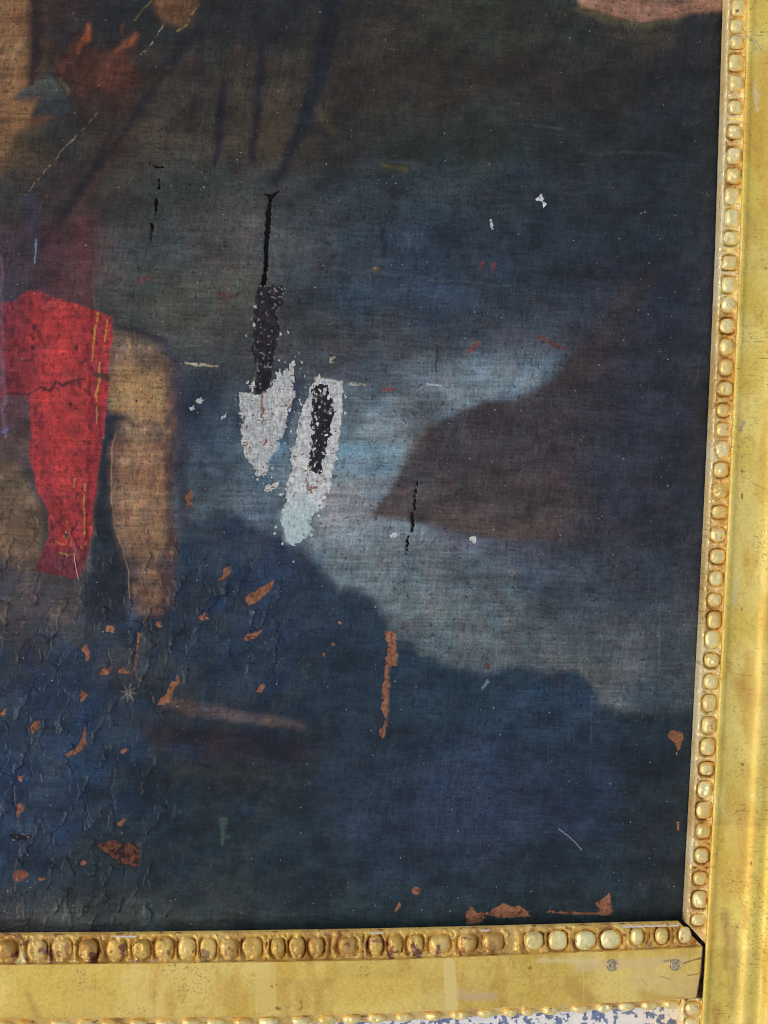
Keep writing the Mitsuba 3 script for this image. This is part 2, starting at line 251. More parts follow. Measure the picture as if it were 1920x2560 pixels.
def paint_fn(p, n, uv):
    u0, v0 = layout(p)
    wx, wy = fbm(u0 / 34, v0 / 34, 1.0, 3) - 0.5, fbm(u0 / 34 + 50, v0 / 34, 2.0, 3) - 0.5
    u, v = u0 + 14 * wx, v0 + 14 * wy                    # the wobble of a brushed contour
    ub, vb = u0 + 90 * (fbm(u0 / 150, v0 / 70, 4.0, 3) - 0.5), v0 + 60 * (fbm(u0 / 150 + 9, v0 / 70, 5.0, 3) - 0.5)
    cool = mi.Color3f(1.05, 1.12, 1.12)
    c = blend_points(ub, vb, CTRL, 62, 52)
    c = c * mix(cool, mi.Color3f(1.04, 1.08, 1.07), smoothstep(0.06, 0.16, mi.luminance(c)))
    # hill and rock, sky break, ledge
    rk = mix(pigment(68, 62, 67), pigment(82, 71, 70), smoothstep(1150, 1300, vb))
    rk = mix(rk, pigment(50, 54, 67), smoothstep(1380, 1560, ub + 0.2 * (vb - 1100)))
    c = mix(c, rk, poly_mask(u, v, ROCK, 12) * 0.92)
    c = mix(c, pigment(62, 53, 52), stroke(u, v, [(1400, 950), (1500, 860), (1570, 760), (1620, 690)], [20, 30, 26, 10], 40) * 0.65)
    c = mix(c, pigment(96, 88, 76), stroke(u, v, [(1075, 1068), (1045, 1095), (1010, 1150)], 6, 8) * 0.5)
    hill = poly_mask(u0 + 26 * wx, v0 + 26 * wy, HILL, 18)
    c = mix(c, blend_points(ub, vb, DARK, 70, 52) * mi.Color3f(1.10, 1.18, 1.21), hill)
    c = mix(c, pigment(126, 136, 140), stroke(u, v, [(1120, 960), (1220, 962), (1330, 945)], [14, 24, 8], 26) * 0.6)
    c = mix(c, pigment(92, 150, 178), stroke(u, v, [(835, 1130), (900, 1125), (985, 1130)], [12, 20, 8], 22) * 0.3)
    c = mix(c, pigment(80, 128, 158), stroke(u, v, [(840, 1165), (930, 1172), (985, 1165)], [10, 14, 6], 18) * 0.35)
    c = mix(c, pigment(150, 178, 186), stroke(u, v, [(770, 1230), (730, 1300), (725, 1340)], [18, 30, 12], 16) * 0.85)
    c = mix(c, pigment(150, 150, 156), stroke(u, v, [(800, 1240), (880, 1235)], 22, 24) * 0.45)
    c = mix(c, pigment(76, 92, 108), stroke(u, v, [(455, 1120), (560, 1180), (640, 1200)], 26, 30) * 0.5)
    c = mix(c, pigment(46, 62, 92), stroke(u, v, [(700, 1100), (725, 1000), (738, 960)], [14, 16, 10], 12) * 0.75)
    c = mix(c, pigment(86, 128, 156), stroke(u, v, [(670, 1150), (705, 1110)], 13, 14) * 0.8)
    c = mix(c, pigment(92, 82, 80), stroke(u, v, [(410, 1758), (540, 1782), (640, 1800), (755, 1812)], [10, 16, 15, 8], 12) * 0.85)
    c = mix(c, pigment(41, 38, 50), stroke(u, v, [(370, 1830), (520, 1862), (760, 1880)], [22, 36, 24], 22) * 0.8)
    c = mix(c, pigment(52, 62, 62), stroke(u, v, [(420, 1925), (560, 1930), (720, 1945)], 10, 16) * 0.6)
    c = mix(c, pigment(110, 112, 114), stroke(u, v, [(1390, 1668), (1450, 1672), (1474, 1705)], [5, 8, 4], 9) * 0.55)
    pk = poly_mask(u, v, [(1420, -60), (1850, -60), (1803, 26), (1740, 34), (1690, 44), (1650, 46), (1600, 56), (1560, 50), (1510, 36), (1455, 16)], 9)
    c = mix(c, pigment(92, 92, 66), stroke(u, v, [(1440, 20), (1510, 44), (1560, 58), (1600, 64), (1700, 50)], [4, 9, 8, 8, 4], 10) * 0.7)
    c = mix(c, mix(pigment(150, 114, 94), pigment(134, 96, 82), fbm(u / 26, v / 26, 3, 3)), pk)
    # drapery, upper left
    c = mix(c, pigment(128, 94, 64), poly_mask(u, v, [(-40, -40), (82, -40), (76, 80), (68, 200), (60, 222), (28, 250), (98, 246), (80, 295), (40, 335), (10, 410), (-40, 420)], 9) * 0.85)
    c = mix(c, pigment(45, 34, 40), stroke(u, v, [(92, -20), (88, 120), (78, 205)], [16, 18, 8], 12) * 0.85)
    red = poly_mask(u, v, [(138, 165), (170, 125), (205, 85), (226, 55), (231, 78), (208, 124), (196, 137), (270, 142), (300, 112), (338, 76), (346, 98), (318, 140), (350, 185), (345, 215), (215, 240), (150, 195)], 15)
    c = mix(c, mix(pigment(92, 54, 42), pigment(74, 46, 40), noise(u / 9, v / 24)), red * 0.85)
    c = mix(c, pigment(166, 92, 52), stroke(u, v, [(222, 62), (216, 95), (196, 126)], [5, 9, 4], 8) * 0.65)
    c = mix(c, pigment(152, 90, 54), stroke(u, v, [(340, 82), (322, 108), (284, 132)], [4, 8, 3], 8) * 0.65)
    c = mix(c, pigment(120, 72, 48), stroke(u, v, [(307, 64), (304, 88)], [6, 3], 6) * 0.6)
    c = mix(c, pigment(104, 60, 46), stroke(u, v, [(270, 135), (266, 180), (262, 225)], 8, 10) * 0.45)
    c = mix(c, mix(pigment(84, 88, 82), pigment(52, 60, 66), smoothstep(205, 265, v)), poly_mask(u, v, [(30, 248), (64, 222), (112, 186), (128, 188), (165, 240), (186, 276), (130, 292), (84, 292), (98, 246), (56, 252)], 9) * 0.9)
    c = mix(c, pigment(118, 108, 74), stroke(u, v, [(150, 200), (170, 232)], [3, 6], 5) * 0.6)
    c = mix(c, pigment(106, 62, 48), stroke(u, v, [(70, 308), (132, 292)], [8, 4], 8) * 0.6)
    c = mix(c, pigment(116, 80, 54), poly_mask(u, v, [(380, -40), (506, -40), (486, 36), (452, 70), (410, 58), (388, 24)], 15) * 0.75)
    c = mix(c, pigment(40, 36, 42), stroke(u, v, [(500, 70), (405, 175), (330, 290), (220, 450), (105, 605)], [12, 17, 17, 19, 8], 14) * 0.92)
    c = mix(c, pigment(78, 60, 46), stroke(u, v, [(415, 170), (360, 225), (270, 370)], [7, 6, 5], 10) * 0.5)
    c = mix(c, pigment(34, 37, 47), stroke(u, v, [(835, -10), (800, 180), (752, 330), (690, 460)], [22, 22, 17, 10], 14) * 0.95)
    c = mix(c, pigment(36, 36, 46), stroke(u, v, [(645, -10), (655, 160), (630, 400)], [12, 13, 9], 11) * 0.9)
    c = mix(c, pigment(38, 36, 46), stroke(u, v, [(562, 210), (548, 330), (540, 410)], [10, 10, 7], 8) * 0.9)
    c = mix(c, pigment(96, 84, 54), stroke(u, v, [(798, 270), (810, 300), (832, 325)], [5, 16, 8], 14) * 0.45)
    c = mix(c, pigment(84, 76, 50), stroke(u, v, [(690, 190), (676, 300)], [10, 14], 18) * 0.4)
    for pts, w, sf, col, k in (([(600, 120), (598, 260), (585, 390)], [8, 12, 6], 12, (78, 68, 56), 0.5), ([(720, 150), (700, 280), (665, 400)], [8, 14, 8], 14, (76, 66, 54), 0.5), ([(330, 330), (250, 440), (170, 560)], [6, 10, 5], 12, (76, 56, 50), 0.6), ([(300, 300), (200, 420), (110, 520)], [4, 8, 4], 9, (58, 44, 46), 0.6),
                               ([(480, 150), (440, 260), (400, 400)], [8, 14, 8], 16, (66, 56, 50), 0.5), ([(500, 60), (505, 200), (470, 330)], [9, 10, 6], 12, (40, 40, 46), 0.55), ([(420, 20), (428, 50)], [3, 3], 4, (84, 52, 42), 0.6), ([(452, 12), (450, 52)], [2.5, 2.5], 4, (84, 52, 42), 0.6), ([(400, 10), (406, 40)], [6, 5], 7, (140, 98, 66), 0.5),
                               ([(30, 40), (40, 150), (30, 240)], [10, 12, 8], 14, (146, 108, 74), 0.5), ([(30, 270), (60, 300)], [10, 8], 10, (120, 98, 60), 0.5), ([(20, 340), (14, 420)], [12, 10], 14, (96, 84, 58), 0.5), ([(250, 160), (300, 175), (330, 170)], [4, 5, 3], 8, (124, 74, 56), 0.5), ([(160, 150), (155, 190)], [6, 6], 8, (110, 66, 50), 0.5),
                               ([(275, 195), (320, 200)], [3, 4], 7, (116, 74, 58), 0.5), ([(160, 30), (180, 20)], [14, 12], 14, (66, 42, 50), 0.5), ([(300, 30), (290, 110)], [20, 16], 20, (30, 36, 40), 0.6), ([(75, 500), (90, 560), (70, 640)], [10, 14, 10], 16, (52, 54, 74), 0.6), ([(130, 640), (128, 580)], [10, 12], 16, (98, 60, 70), 0.5)):
        c = mix(c, pigment(*col), stroke(u, v, pts, w, sf) * k)
    fine = smoothstep(0.35, 0.6, noise(u0 / 7, v0 / 7, 6))
    c = mix(c, pigment(142, 118, 62), stroke(u, v, [(508, -10), (470, 55), (445, 82)], 2.2, 2.5) * 0.8 * fine)
    c = mix(c, pigment(120, 106, 62), stroke(u, v, [(384, -10), (335, 52)], 1.6, 2.2) * 0.7 * fine)
    c = mix(c, pigment(150, 140, 110), stroke(u, v, [(408, 66), (372, 118), (352, 138)], 1.6, 2.2) * 0.8 * fine)
    c = mix(c, pigment(132, 118, 92), stroke(u, v, [(244, 280), (150, 382), (66, 486)], 1.4, 2.2) * 0.8 * fine)
    c = mix(c, pigment(112, 90, 62), stroke(u, v, [(128, 468), (96, 530)], 1.8, 3) * 0.6 * fine)
    # the figure's leg and red stocking
    c = mix(c, pigment(96, 54, 60), stroke(u, v, [(205, 560), (215, 640), (222, 760)], [12, 18, 14], 16) * 0.7)
    c = mix(c, pigment(116, 96, 76), poly_mask(u, v, [(-30, 1150), (30, 1155), (75, 1212), (100, 1282), (116, 1335), (104, 1384), (50, 1396), (-30, 1390)], 14) * 0.9)
    c = mix(c, pigment(74, 60, 70), stroke(u, v, [(60, 1150), (96, 1230), (120, 1300), (112, 1380)], [8, 10, 9, 6], 10) * 0.8)
    c = mix(c, pigment(40, 48, 60), poly_mask(u, v, WEDGE, 8))
    leg = mix(pigment(112, 94, 82), pigment(152, 118, 78), smoothstep(880, 980, v) * (1 - smoothstep(1010, 1080, v)))
    leg = mix(leg, pigment(138, 104, 82), smoothstep(1080, 1130, v) * (1 - smoothstep(1330, 1420, v)))
    leg = mix(leg, pigment(88, 70, 74), smoothstep(1370, 1450, v))
    leg = mix(leg, pigment(138, 104, 68), stroke(u, v, [(372, 1390), (384, 1450), (384, 1535)], [18, 22, 16], 22) * 0.75)
    leg = mix(leg, pigment(86, 64, 60), smoothstep(395, 440, u + 8 * wy) * 0.85)
    leg = mix(leg, pigment(176, 140, 84), smoothstep(0.52, 0.74, fbm(u / 14, v / 30, 4, 3)) * 0.35)
    leg = mix(leg, pigment(92, 66, 56), smoothstep(0.58, 0.76, fbm(u / 9 + 7, v / 9, 8, 3)) * 0.35)
    for pts, w, sf, col, k in (([(318, 905), (350, 985), (356, 1010)], [10, 26, 12], 24, (166, 132, 88), 0.6), ([(352, 1085), (346, 1200), (352, 1330)], [14, 20, 10], 22, (160, 124, 94), 0.55), ([(360, 1430), (365, 1500)], [18, 14], 20, (128, 100, 78), 0.5),
                               ([(398, 880), (428, 950), (430, 1060)], [12, 14, 10], 16, (88, 66, 66), 0.75), ([(424, 1100), (424, 1240), (432, 1360)], [12, 14, 12], 16, (84, 62, 66), 0.75), ([(300, 1085), (288, 1160), (290, 1260)], [6, 8, 5], 10, (100, 74, 66), 0.6),
                               ([(300, 1045), (340, 1062), (400, 1060)], [8, 6, 3], 12, (92, 68, 60), 0.55), ([(285, 870), (286, 990)], [8, 6], 10, (104, 76, 66), 0.6), ([(310, 835), (370, 862)], [9, 9], 12, (96, 82, 76), 0.6)):
        leg = mix(leg, pigment(*col), stroke(u, v, pts, w, sf) * k)
    c = mix(c, leg, poly_mask(u, v, LEG, 16) * 0.95 * (1 - 0.92 * smoothstep(1500, 1585, v + 30 * wx)))
    c = mix(c, pigment(62, 54, 68), stroke(u, v, [(446, 905), (456, 1050), (452, 1220), (462, 1320)], [8, 12, 10, 8], 12) * 0.75)
    c = mix(c, pigment(56, 50, 66), stroke(u, v, [(288, 812), (350, 828), (405, 856), (440, 905)], [4, 9, 9, 7], 9) * 0.8)
    c = mix(c, pigment(64, 52, 62), stroke(u, v, [(300, 1406), (380, 1412), (440, 1418)], 9, 12) * 0.6)
    c = mix(c, pigment(176, 142, 96), stroke(u, v, [(287, 1085), (279, 1150), (277, 1250), (290, 1330), (312, 1400), (325, 1490)], 0.8, 1.8) * 0.8)
    st = poly_mask(u, v, STOCKING, 4)
    sc = mix(pigment(182, 62, 64), pigment(158, 56, 62), fbm(u / 30, v / 60, 7, 3))
    sc = mix(sc, pigment(198, 60, 54), smoothstep(0.55, 0.7, fbm(u / 20 + 4, v / 34, 12, 3)) * 0.6)
    sc = mix(sc, pigment(128, 50, 60), (1 - smoothstep(50, 92, u + 12 * wy)) * 0.85)
    sc = mix(sc, pigment(104, 48, 62), smoothstep(1330, 1405, v + 20 * wx) * 0.9)
    sc = mix(sc, pigment(112, 44, 66), smoothstep(0, 14, u - (284 - (v - 800) * 0.086) + 16) * smoothstep(1120, 1200, v) * 0.6)
    sc = mix(sc, pigment(78, 40, 46), smoothstep(0.62, 0.72, noise(u / 8, v / 12, 5)) * 0.55)
    for pts, w, sf, col, k in (([(160, 740), (150, 880), (140, 1060), (150, 1200)], [20, 34, 30, 16], 30, (206, 66, 66), 0.55), ([(252, 800), (246, 960), (238, 1120), (222, 1280)], [10, 12, 11, 8], 14, (140, 44, 58), 0.6), ([(60, 770), (130, 800), (220, 830)], [6, 8, 4], 12, (156, 46, 56), 0.4),
                               ([(96, 1030), (110, 1140), (128, 1240)], [8, 10, 7], 12, (132, 46, 62), 0.55), ([(190, 1120), (180, 1240), (172, 1340)], [8, 8, 5], 12, (150, 44, 52), 0.5), ([(170, 1020), (200, 1030), (240, 1020)], [4, 5, 3], 8, (158, 48, 54), 0.4)):
        sc = mix(sc, pigment(*col), stroke(u, v, pts, w, sf) * k)
    c = mix(c, sc, st)
    brk = smoothstep(0.25, 0.45, noise(u0 / 8, v0 / 10, 16))
    for pts, w in (([(247, 784), (234, 845), (226, 905)], [3.2, 3.6, 1.2]), ([(271, 796), (264, 834), (258, 880)], [2.2, 3.4, 1.2]), ([(250, 905), (244, 980), (240, 1060)], [3.0, 3.2, 1.2]),
                   ([(187, 1188), (183, 1256)], [2.0, 1.6]), ([(215, 1210), (211, 1290), (207, 1372)], [1.6, 2.6, 2.2]), ([(167, 1308), (166, 1350)], [2.2, 3.0]),
                   ([(134, 1380), (160, 1382), (192, 1390)], [1.8, 2.2, 1.4]), ([(138, 1357), (164, 1362)], 1.6)):
        c = mix(c, pigment(190, 150, 62), stroke(u, v, pts, [x * 0.85 for x in w] if isinstance(w, list) else w, 1.8) * brk * 0.75)
    c = mix(c, pigment(72, 44, 44), stroke(u, v, [(16, 984), (75, 982), (104, 971), (124, 979), (143, 954), (160, 965), (186, 950), (214, 944)], [2, 2, 3, 4, 2, 4, 3, 3], 2.5) * 0.85)
    c = mix(c, pigment(72, 58, 54), stroke(u, v, [(236, 938), (268, 945)], [6, 8], 4) * 0.9)
    for x, y, r in ((84, 818, 9), (82, 870, 6), (192, 870, 7), (84, 845, 5), (145, 838, 4), (176, 1010, 5), (340, 1005, 4), (168, 1340, 8)):
        c = mix(c, pigment(58, 36, 46), smoothstep(r, r * 0.4, dr.sqrt(dr.square(u - x) + dr.square((v - y) * 0.7))) * 0.85)
    c = mix(c, pigment(128, 98, 118), stroke(u, v, [(4, 640), (2, 800), (8, 920), (12, 1090)], [4, 3, 6, 5], 5) * 0.6)
    c = mix(c, pigment(90, 108, 168), stroke(u, v, [(6, 1080), (20, 1070)], [5, 3], 5) * 0.7)
    c = mix(c, pigment(112, 150, 180), stroke(u, v, [(91, 600), (90, 660)], [2, 1.5], 2.5) * 0.7)
    c = mix(c, pigment(74, 72, 78), poly_mask(u, v, [(-20, 1405), (120, 1440), (214, 1450), (206, 1562), (-20, 1562)], 10) * 0.85)
    # stray marks
    c = mix(c, pigment(150, 146, 128), stroke(u, v, [(458, 904), (490, 912), (556, 916)], [3, 3.5, 1.6], 2.6) * brk)
    c = mix(c, pigment(150, 146, 132), stroke(u, v, [(640, 946), (650, 850), (640, 740)], [3, 2.4, 1], 3) * smoothstep(0.5, 0.62, noise(u0 / 6, v0 / 6, 3)))
    c = mix(c, pigment(160, 160, 140), stroke(u, v, [(790, 948), (850, 955), (912, 962)], [7, 5, 2], 4) * smoothstep(0.45, 0.6, fbm(u0 / 9, v0 / 9, 3, 3)))
    c = mix(c, pigment(160, 160, 140), stroke(u, v, [(812, 905), (850, 895)], [6, 5], 4) * smoothstep(0.5, 0.62, fbm(u0 / 9, v0 / 9, 5, 3)))
    for pts, w, col in (([(1208, 655), (1203, 672)], 3, (120, 60, 54)), ([(1235, 658), (1232, 678)], 3, (112, 56, 54)), ([(1195, 860), (1172, 880)], [5, 4], (118, 62, 52)), ([(958, 976), (980, 976)], 4, (136, 72, 64)),
                        ([(1345, 842), (1385, 862), (1412, 870)], [4, 5, 3], (96, 56, 46)), ([(1010, 1232), (1030, 1220)], [6, 4], (112, 90, 88)), ([(1068, 958), (1102, 964)], 2, (150, 158, 160)),
                        ([(350, 700), (372, 698)], [9, 8], (92, 62, 54)), ([(545, 738), (585, 742)], [4, 6], (82, 50, 46)), ([(1092, 860), (1086, 930)], 2.2, (58, 52, 56)), ([(1010, 1296), (1018, 1340)], 1.6, (120, 132, 140)),
                        ([(940, 676), (942, 676)], 5, (140, 108, 56)), ([(560, 2050), (556, 2110)], [10, 4], (70, 92, 80)), ([(572, 2092), (556, 2102)], 3, (66, 86, 78)), ([(45, 2190), (60, 2184)], [14, 10], (132, 78, 46)),
                        ([(1300, 312), (1400, 320)], 3, (66, 76, 82)), ([(1450, 376), (1500, 386), (1620, 380), (1690, 392)], [1, 3, 4, 1], (60, 68, 74)), ([(960, 395), (1050, 410), (1120, 440)], [3, 5, 3], (64, 72, 74)),
                        ([(960, 412), (1012, 424)], [5, 7], (86, 86, 52)), ([(970, 576), (1022, 582), (1026, 620)], [3, 4, 2], (66, 78, 92)), ([(960, 575), (955, 640)], [7, 6], (38, 44, 52)), ([(820, 672), (900, 680), (1000, 690), (1280, 714)], 2.5, (74, 84, 96)),
                        ([(1400, 1680), (1398, 1712)], 5, (72, 62, 84)), ([(1214, 1664), (1216, 1665)], 6, (112, 54, 66)), ([(1216, 1705), (1206, 1720)], [4, 3], (110, 142, 150)), ([(1476, 1740), (1477, 1860)], 1.6, (66, 82, 102)),
                        ([(1650, 1510), (1645, 1690)], 1.4, (86, 100, 118)), ([(1745, 890), (1742, 960)], 1.5, (84, 74, 70)), ([(1320, 1023), (1590, 1034)], 1.2, (64, 66, 78))):
        c = mix(c, pigment(*col), stroke(u, v, pts, w, 5 if not isinstance(w, (int, float)) or w > 2.3 else 2.2) * 0.8)
    for a in range(8):
        ca, sa = math.cos(a * 0.785 + 0.2), math.sin(a * 0.785 + 0.2)
        c = mix(c, pigment(140, 132, 120), stroke(u, v, [(322 + 5 * ca, 1733 + 5 * sa), (322 + 22 * ca, 1733 + 22 * sa)], [2.5, 1.2], 2.5) * 0.6)
    # brushwork, weave, flecks
    pale = smoothstep(0.02, 0.10, mi.luminance(c))
    c = c * (1 + 0.20 * smoothstep(0.09, 0.16, mi.luminance(c)) * (1 - st))
    drag = noise(u0 / 70, v0 / 4.5, 2) * 0.6 + noise(u0 / 160, v0 / 9, 5) * 0.4
    c = c * (1 + (drag - 0.5) * (0.15 + 0.38 * pale))
    turn = smoothstep(0.40, 0.60, fbm(u0 / 170, v0 / 170, 51, 3))           # strokes laid level here, steep there
    flat_, steep = noise((u + 0.16 * v) / 52, (v - 0.16 * u) / 3.8, 61), noise((u + 0.25 * v) / 4.2, (v - 0.25 * u) / 60, 64)
    hair = flat_ * (1 - turn) + steep * turn
    dab = fbm((u + 0.3 * v) / 80, v / 46, 63, 4)
    c = c * (1 + 0.30 * (hair - 0.5) * (1 - 0.5 * st)) * (1 + 1.0 * (dab - 0.5) * (1 - 0.6 * st))
    blot = fbm(u0 / 22, v0 / 22, 7, 4)
    c = c * (0.68 + 0.64 * blot)
    c = mix(c, c * mi.Color3f(1.10, 0.96, 0.96), smoothstep(0.5, 0.75, fbm(u0 / 40, v0 / 40, 21, 3)) * 0.8)
    c = mix(c, c * mi.Color3f(0.86, 1.02, 1.12), smoothstep(0.5, 0.75, fbm(u0 / 40 + 3, v0 / 40, 31, 3)) * 0.8)
    i1, i2, irnd = voronoi((u + 0.42 * v) / 52, v / 70)
    isle = hill * smoothstep(900, 700, u) * smoothstep(2330, 2150, v)
    c = mix(c, mix(c * mi.Color3f(0.78, 0.9, 1.12), c * mi.Color3f(1.5, 1.22, 1.02), irnd), isle * 0.75)
    weave = noise(u0 / 3.2, v0 / 26, 3) + noise(u0 / 26, v0 / 3.2, 4) - 1
    c = c * (1 + (0.27 - 0.10 * st) * weave)
    grain = noise(u0 / 2.4, v0 / 2.4, 8) - 0.5
    c = c * (1 + 0.5 * grain)
    sp = noise(u0 / 3.0 + 11, v0 / 3.0, 13)
    thick = smoothstep(0.3, 0.7, fbm(u0 / 120, v0 / 120, 17, 2))
    c = mix(c, pigment(34, 28, 40), smoothstep(0.80, 0.88, noise(u0 / 5, v0 / 5, 15)) * 0.55)
    c = mix(c, pigment(176, 182, 186), smoothstep(0.965, 0.985, sp) * (0.3 + 0.7 * thick))
    d1, d2, rr = voronoi(u0 / 62, v0 / 62)
    c = mix(c, pigment(190, 196, 198), smoothstep(0.030, 0.016, d1 + 0.05 * rr))
    return dr.clip(c * 0.92, 0.002, 0.9)


def weave_bump(p, n, uv):
    u, v = layout(p)
    a = dr.sin(u * (2 * math.pi / 6.5) + 2 * noise(u / 60, v / 60)) * dr.sin(v * (2 * math.pi / 6.5) + 2 * noise(u / 60, v / 60, 4))
    turn = smoothstep(0.40, 0.60, fbm(u / 170, v / 170, 51, 3))
    hair = noise((u + 0.16 * v) / 52, (v - 0.16 * u) / 3.8, 61) * (1 - turn) + noise((u + 0.25 * v) / 4.2, (v - 0.25 * u) / 60, 64) * turn
    return a * 0.5 + fbm(u / 9, v / 9, 1.0, 3) * 1.4 + hair * 0.8


scene['paint'] = {'type': 'twosided', 'bsdf': {'type': 'bumpmap', 'scale': 0.00007, 'arbitrary': proc(weave_bump, 2e-4),
                  'bsdf': {'type': 'principled', 'roughness': proc(lambda p, n, uv: 0.24 + 0.22 * fbm(p.x / S / 110, p.y / S / 110, 71, 3)), 'specular': 0.20, 'base_color': proc(paint_fn)}}}


def ground_fn(c0, c1, c2, t=0.64):
    def fn(p, n, uv):
        u, v = layout(p)
        c = mix(c0, c1, fbm(u / 12, v / 12, 3, 3))
        c = c * (0.78 + 0.44 * noise(u / 130, v / 130, 4))
        c = c * (0.70 + 0.6 * noise(u / 3, v / 9, 2)) * (0.75 + 0.5 * noise(u / 9, v / 3, 5))
        return mix(c, c2, smoothstep(t, t + 0.1, fbm(u / 7 + 5, v / 7, 11, 3)))
    return fn


scene['brown_ground'] = {'type': 'principled', 'roughness': 0.8, 'specular': 0.15, 'base_color': proc(ground_fn(lin(152, 106, 82), lin(130, 88, 70), lin(92, 58, 50)))}
white_ground = ground_fn(lin(202, 203, 202), lin(176, 186, 194), lin(124, 100, 92), 0.69)


def white_fn(p, n, uv):
    u, v = layout(p)
    c = white_ground(p, n, uv)
    wu = u + 10 * (fbm(u / 8, v / 8, 3, 2) - 0.5)
    c = mix(c, lin(136, 176, 186), smoothstep(1215, 1290, v + 40 * (fbm(u / 20, v / 20, 5, 2) - 0.5)) * 0.5 * smoothstep(820, 780, u))
    c = mix(c, lin(120, 72, 54), stroke(wu, v, [(654, 985), (657, 1022), (654, 1060)], [2, 3.5, 1], 1.6) * 0.9)
    c = mix(c, lin(130, 62, 54), stroke(wu, v, [(662, 1098), (663, 1112)], [3, 2], 1.6))
    return mix(c, lin(120, 64, 50), stroke(wu, v, [(766, 1196), (770, 1225), (790, 1218)], [2, 2, 3], 1.6) * 0.9)


scene['white_filler'] = {'type': 'principled', 'roughness': 0.85, 'specular': 0.15, 'base_color': proc(white_fn)}
scene['black_canvas'] = {'type': 'principled', 'roughness': 0.9, 'specular': 0.1, 'base_color': proc(ground_fn(lin(54, 51, 58), lin(32, 32, 40), lin(128, 124, 124), 0.66))}
scene['tear_black'] = {'type': 'principled', 'roughness': 0.9, 'specular': 0.05, 'base_color': proc(ground_fn(lin(20, 18, 20), lin(26, 22, 20), lin(40, 34, 34)))}

# ------------------------------------------------------------------ floor
floor_v = np.array([[-8, -8, 0], [8, -8, 0], [8, 8, 0], [-8, 8, 0.0]])
put('floor', (floor_v, np.array([[0, 1, 2], [0, 2, 3]])), 'speckle', False)
labels['floor'] = {'label': 'white floor speckled with blue under the gilt frame', 'category': 'floor', 'kind': 'structure'}

# ------------------------------------------------------------------ outlines of the frame
XB = lambda v: np.interp(v, [-400, 0, 247, 640, 949, 1280, 1569, 1920, 2290, 2560, 2900], [1814, 1807, 1799.5, 1787, 1774, 1759, 1744, 1726, 1706, 1691, 1672])
Y0 = lambda u: np.interp(u, [-500, 0, 320, 640, 960, 1280, 1700, 1800], [2336, 2331, 2329, 2325, 2320, 2312, 2301, 2298])
Y1 = lambda u: np.interp(u, [-500, 0, 640, 950, 1280, 1560, 1760], [2415, 2411, 2404, 2399, 2386, 2376, 2367])
Y2 = lambda u: np.interp(u, [-500, 0, 640, 1000, 1280, 1500, 1700, 1760], [2549, 2546, 2541, 2531, 2519, 2509, 2498, 2494])
Y3 = lambda u: np.interp(u, [-500, 0, 640, 968, 1280, 1500, 1690, 1760], [2600, 2592, 2572, 2561, 2543, 2530, 2523, 2519])

# ------------------------------------------------------------------ the painting: canvas relief with losses, cracks and tears let into it


def rough(pts, step=3.0, amp=2.2, seed=0, freq=6.0):
    pts = np.array(pts, float)
    out = []
    for a, b in zip(pts, np.roll(pts, -1, 0)):
        k = max(1, int(np.hypot(*(b - a)) / step))
        out += [a + (b - a) * t for t in np.arange(k) / k]
    out = np.array(out)
    q = np.c_[out / freq, np.full(len(out), seed * 3.7)]
    out = out + amp * 2 * np.c_[meshkit.fbm(q, 3, seed) - 0.5, meshkit.fbm(q + 31, 3, seed + 1) - 0.5]
    g = Polygon(out).buffer(0)
    return g if g.geom_type == 'Polygon' else max(g.geoms, key=lambda x: x.area)


def ragged(pts, amp, freq, seed, cell=1.8, grow=0.0):
    """The outline broken up as paint scrapes away: (main piece, stray flecks)."""
    g = Polygon(pts).buffer(0)
    x0, y0, x1, y1 = g.bounds
    x, y = np.meshgrid(np.arange(x0 - amp, x1 + amp, cell), np.arange(y0 - amp, y1 + amp, cell))
    sd = shapely.distance(shapely.points(x, y), g.boundary) * np.where(shapely.contains_xy(g, x, y), 1, -1)
    q = np.stack([x / freq, y / freq, x * 0 + seed * 3.1], -1)
    on = sd + grow + amp * 2 * (meshkit.fbm(q, 4, seed) - 0.5) > 0
    u = shapely.union_all(shapely.box(x[on] - cell * .51, y[on] - cell * .51, x[on] + cell * .51, y[on] + cell * .51)).buffer(0.7).buffer(-0.9).simplify(0.5)
    ps = sorted(getattr(u, 'geoms', [u]), key=lambda p: -p.area)
    ps = [Polygon(p.exterior, [h for h in p.interiors if Polygon(h).area > 6]) for p in ps if p.area > 7]
    return ps[0], ps[1:]


def zz(x0, y0, k, *pts):
    return [(x0 + x * k, y0 + y * k) for x, y in pts]


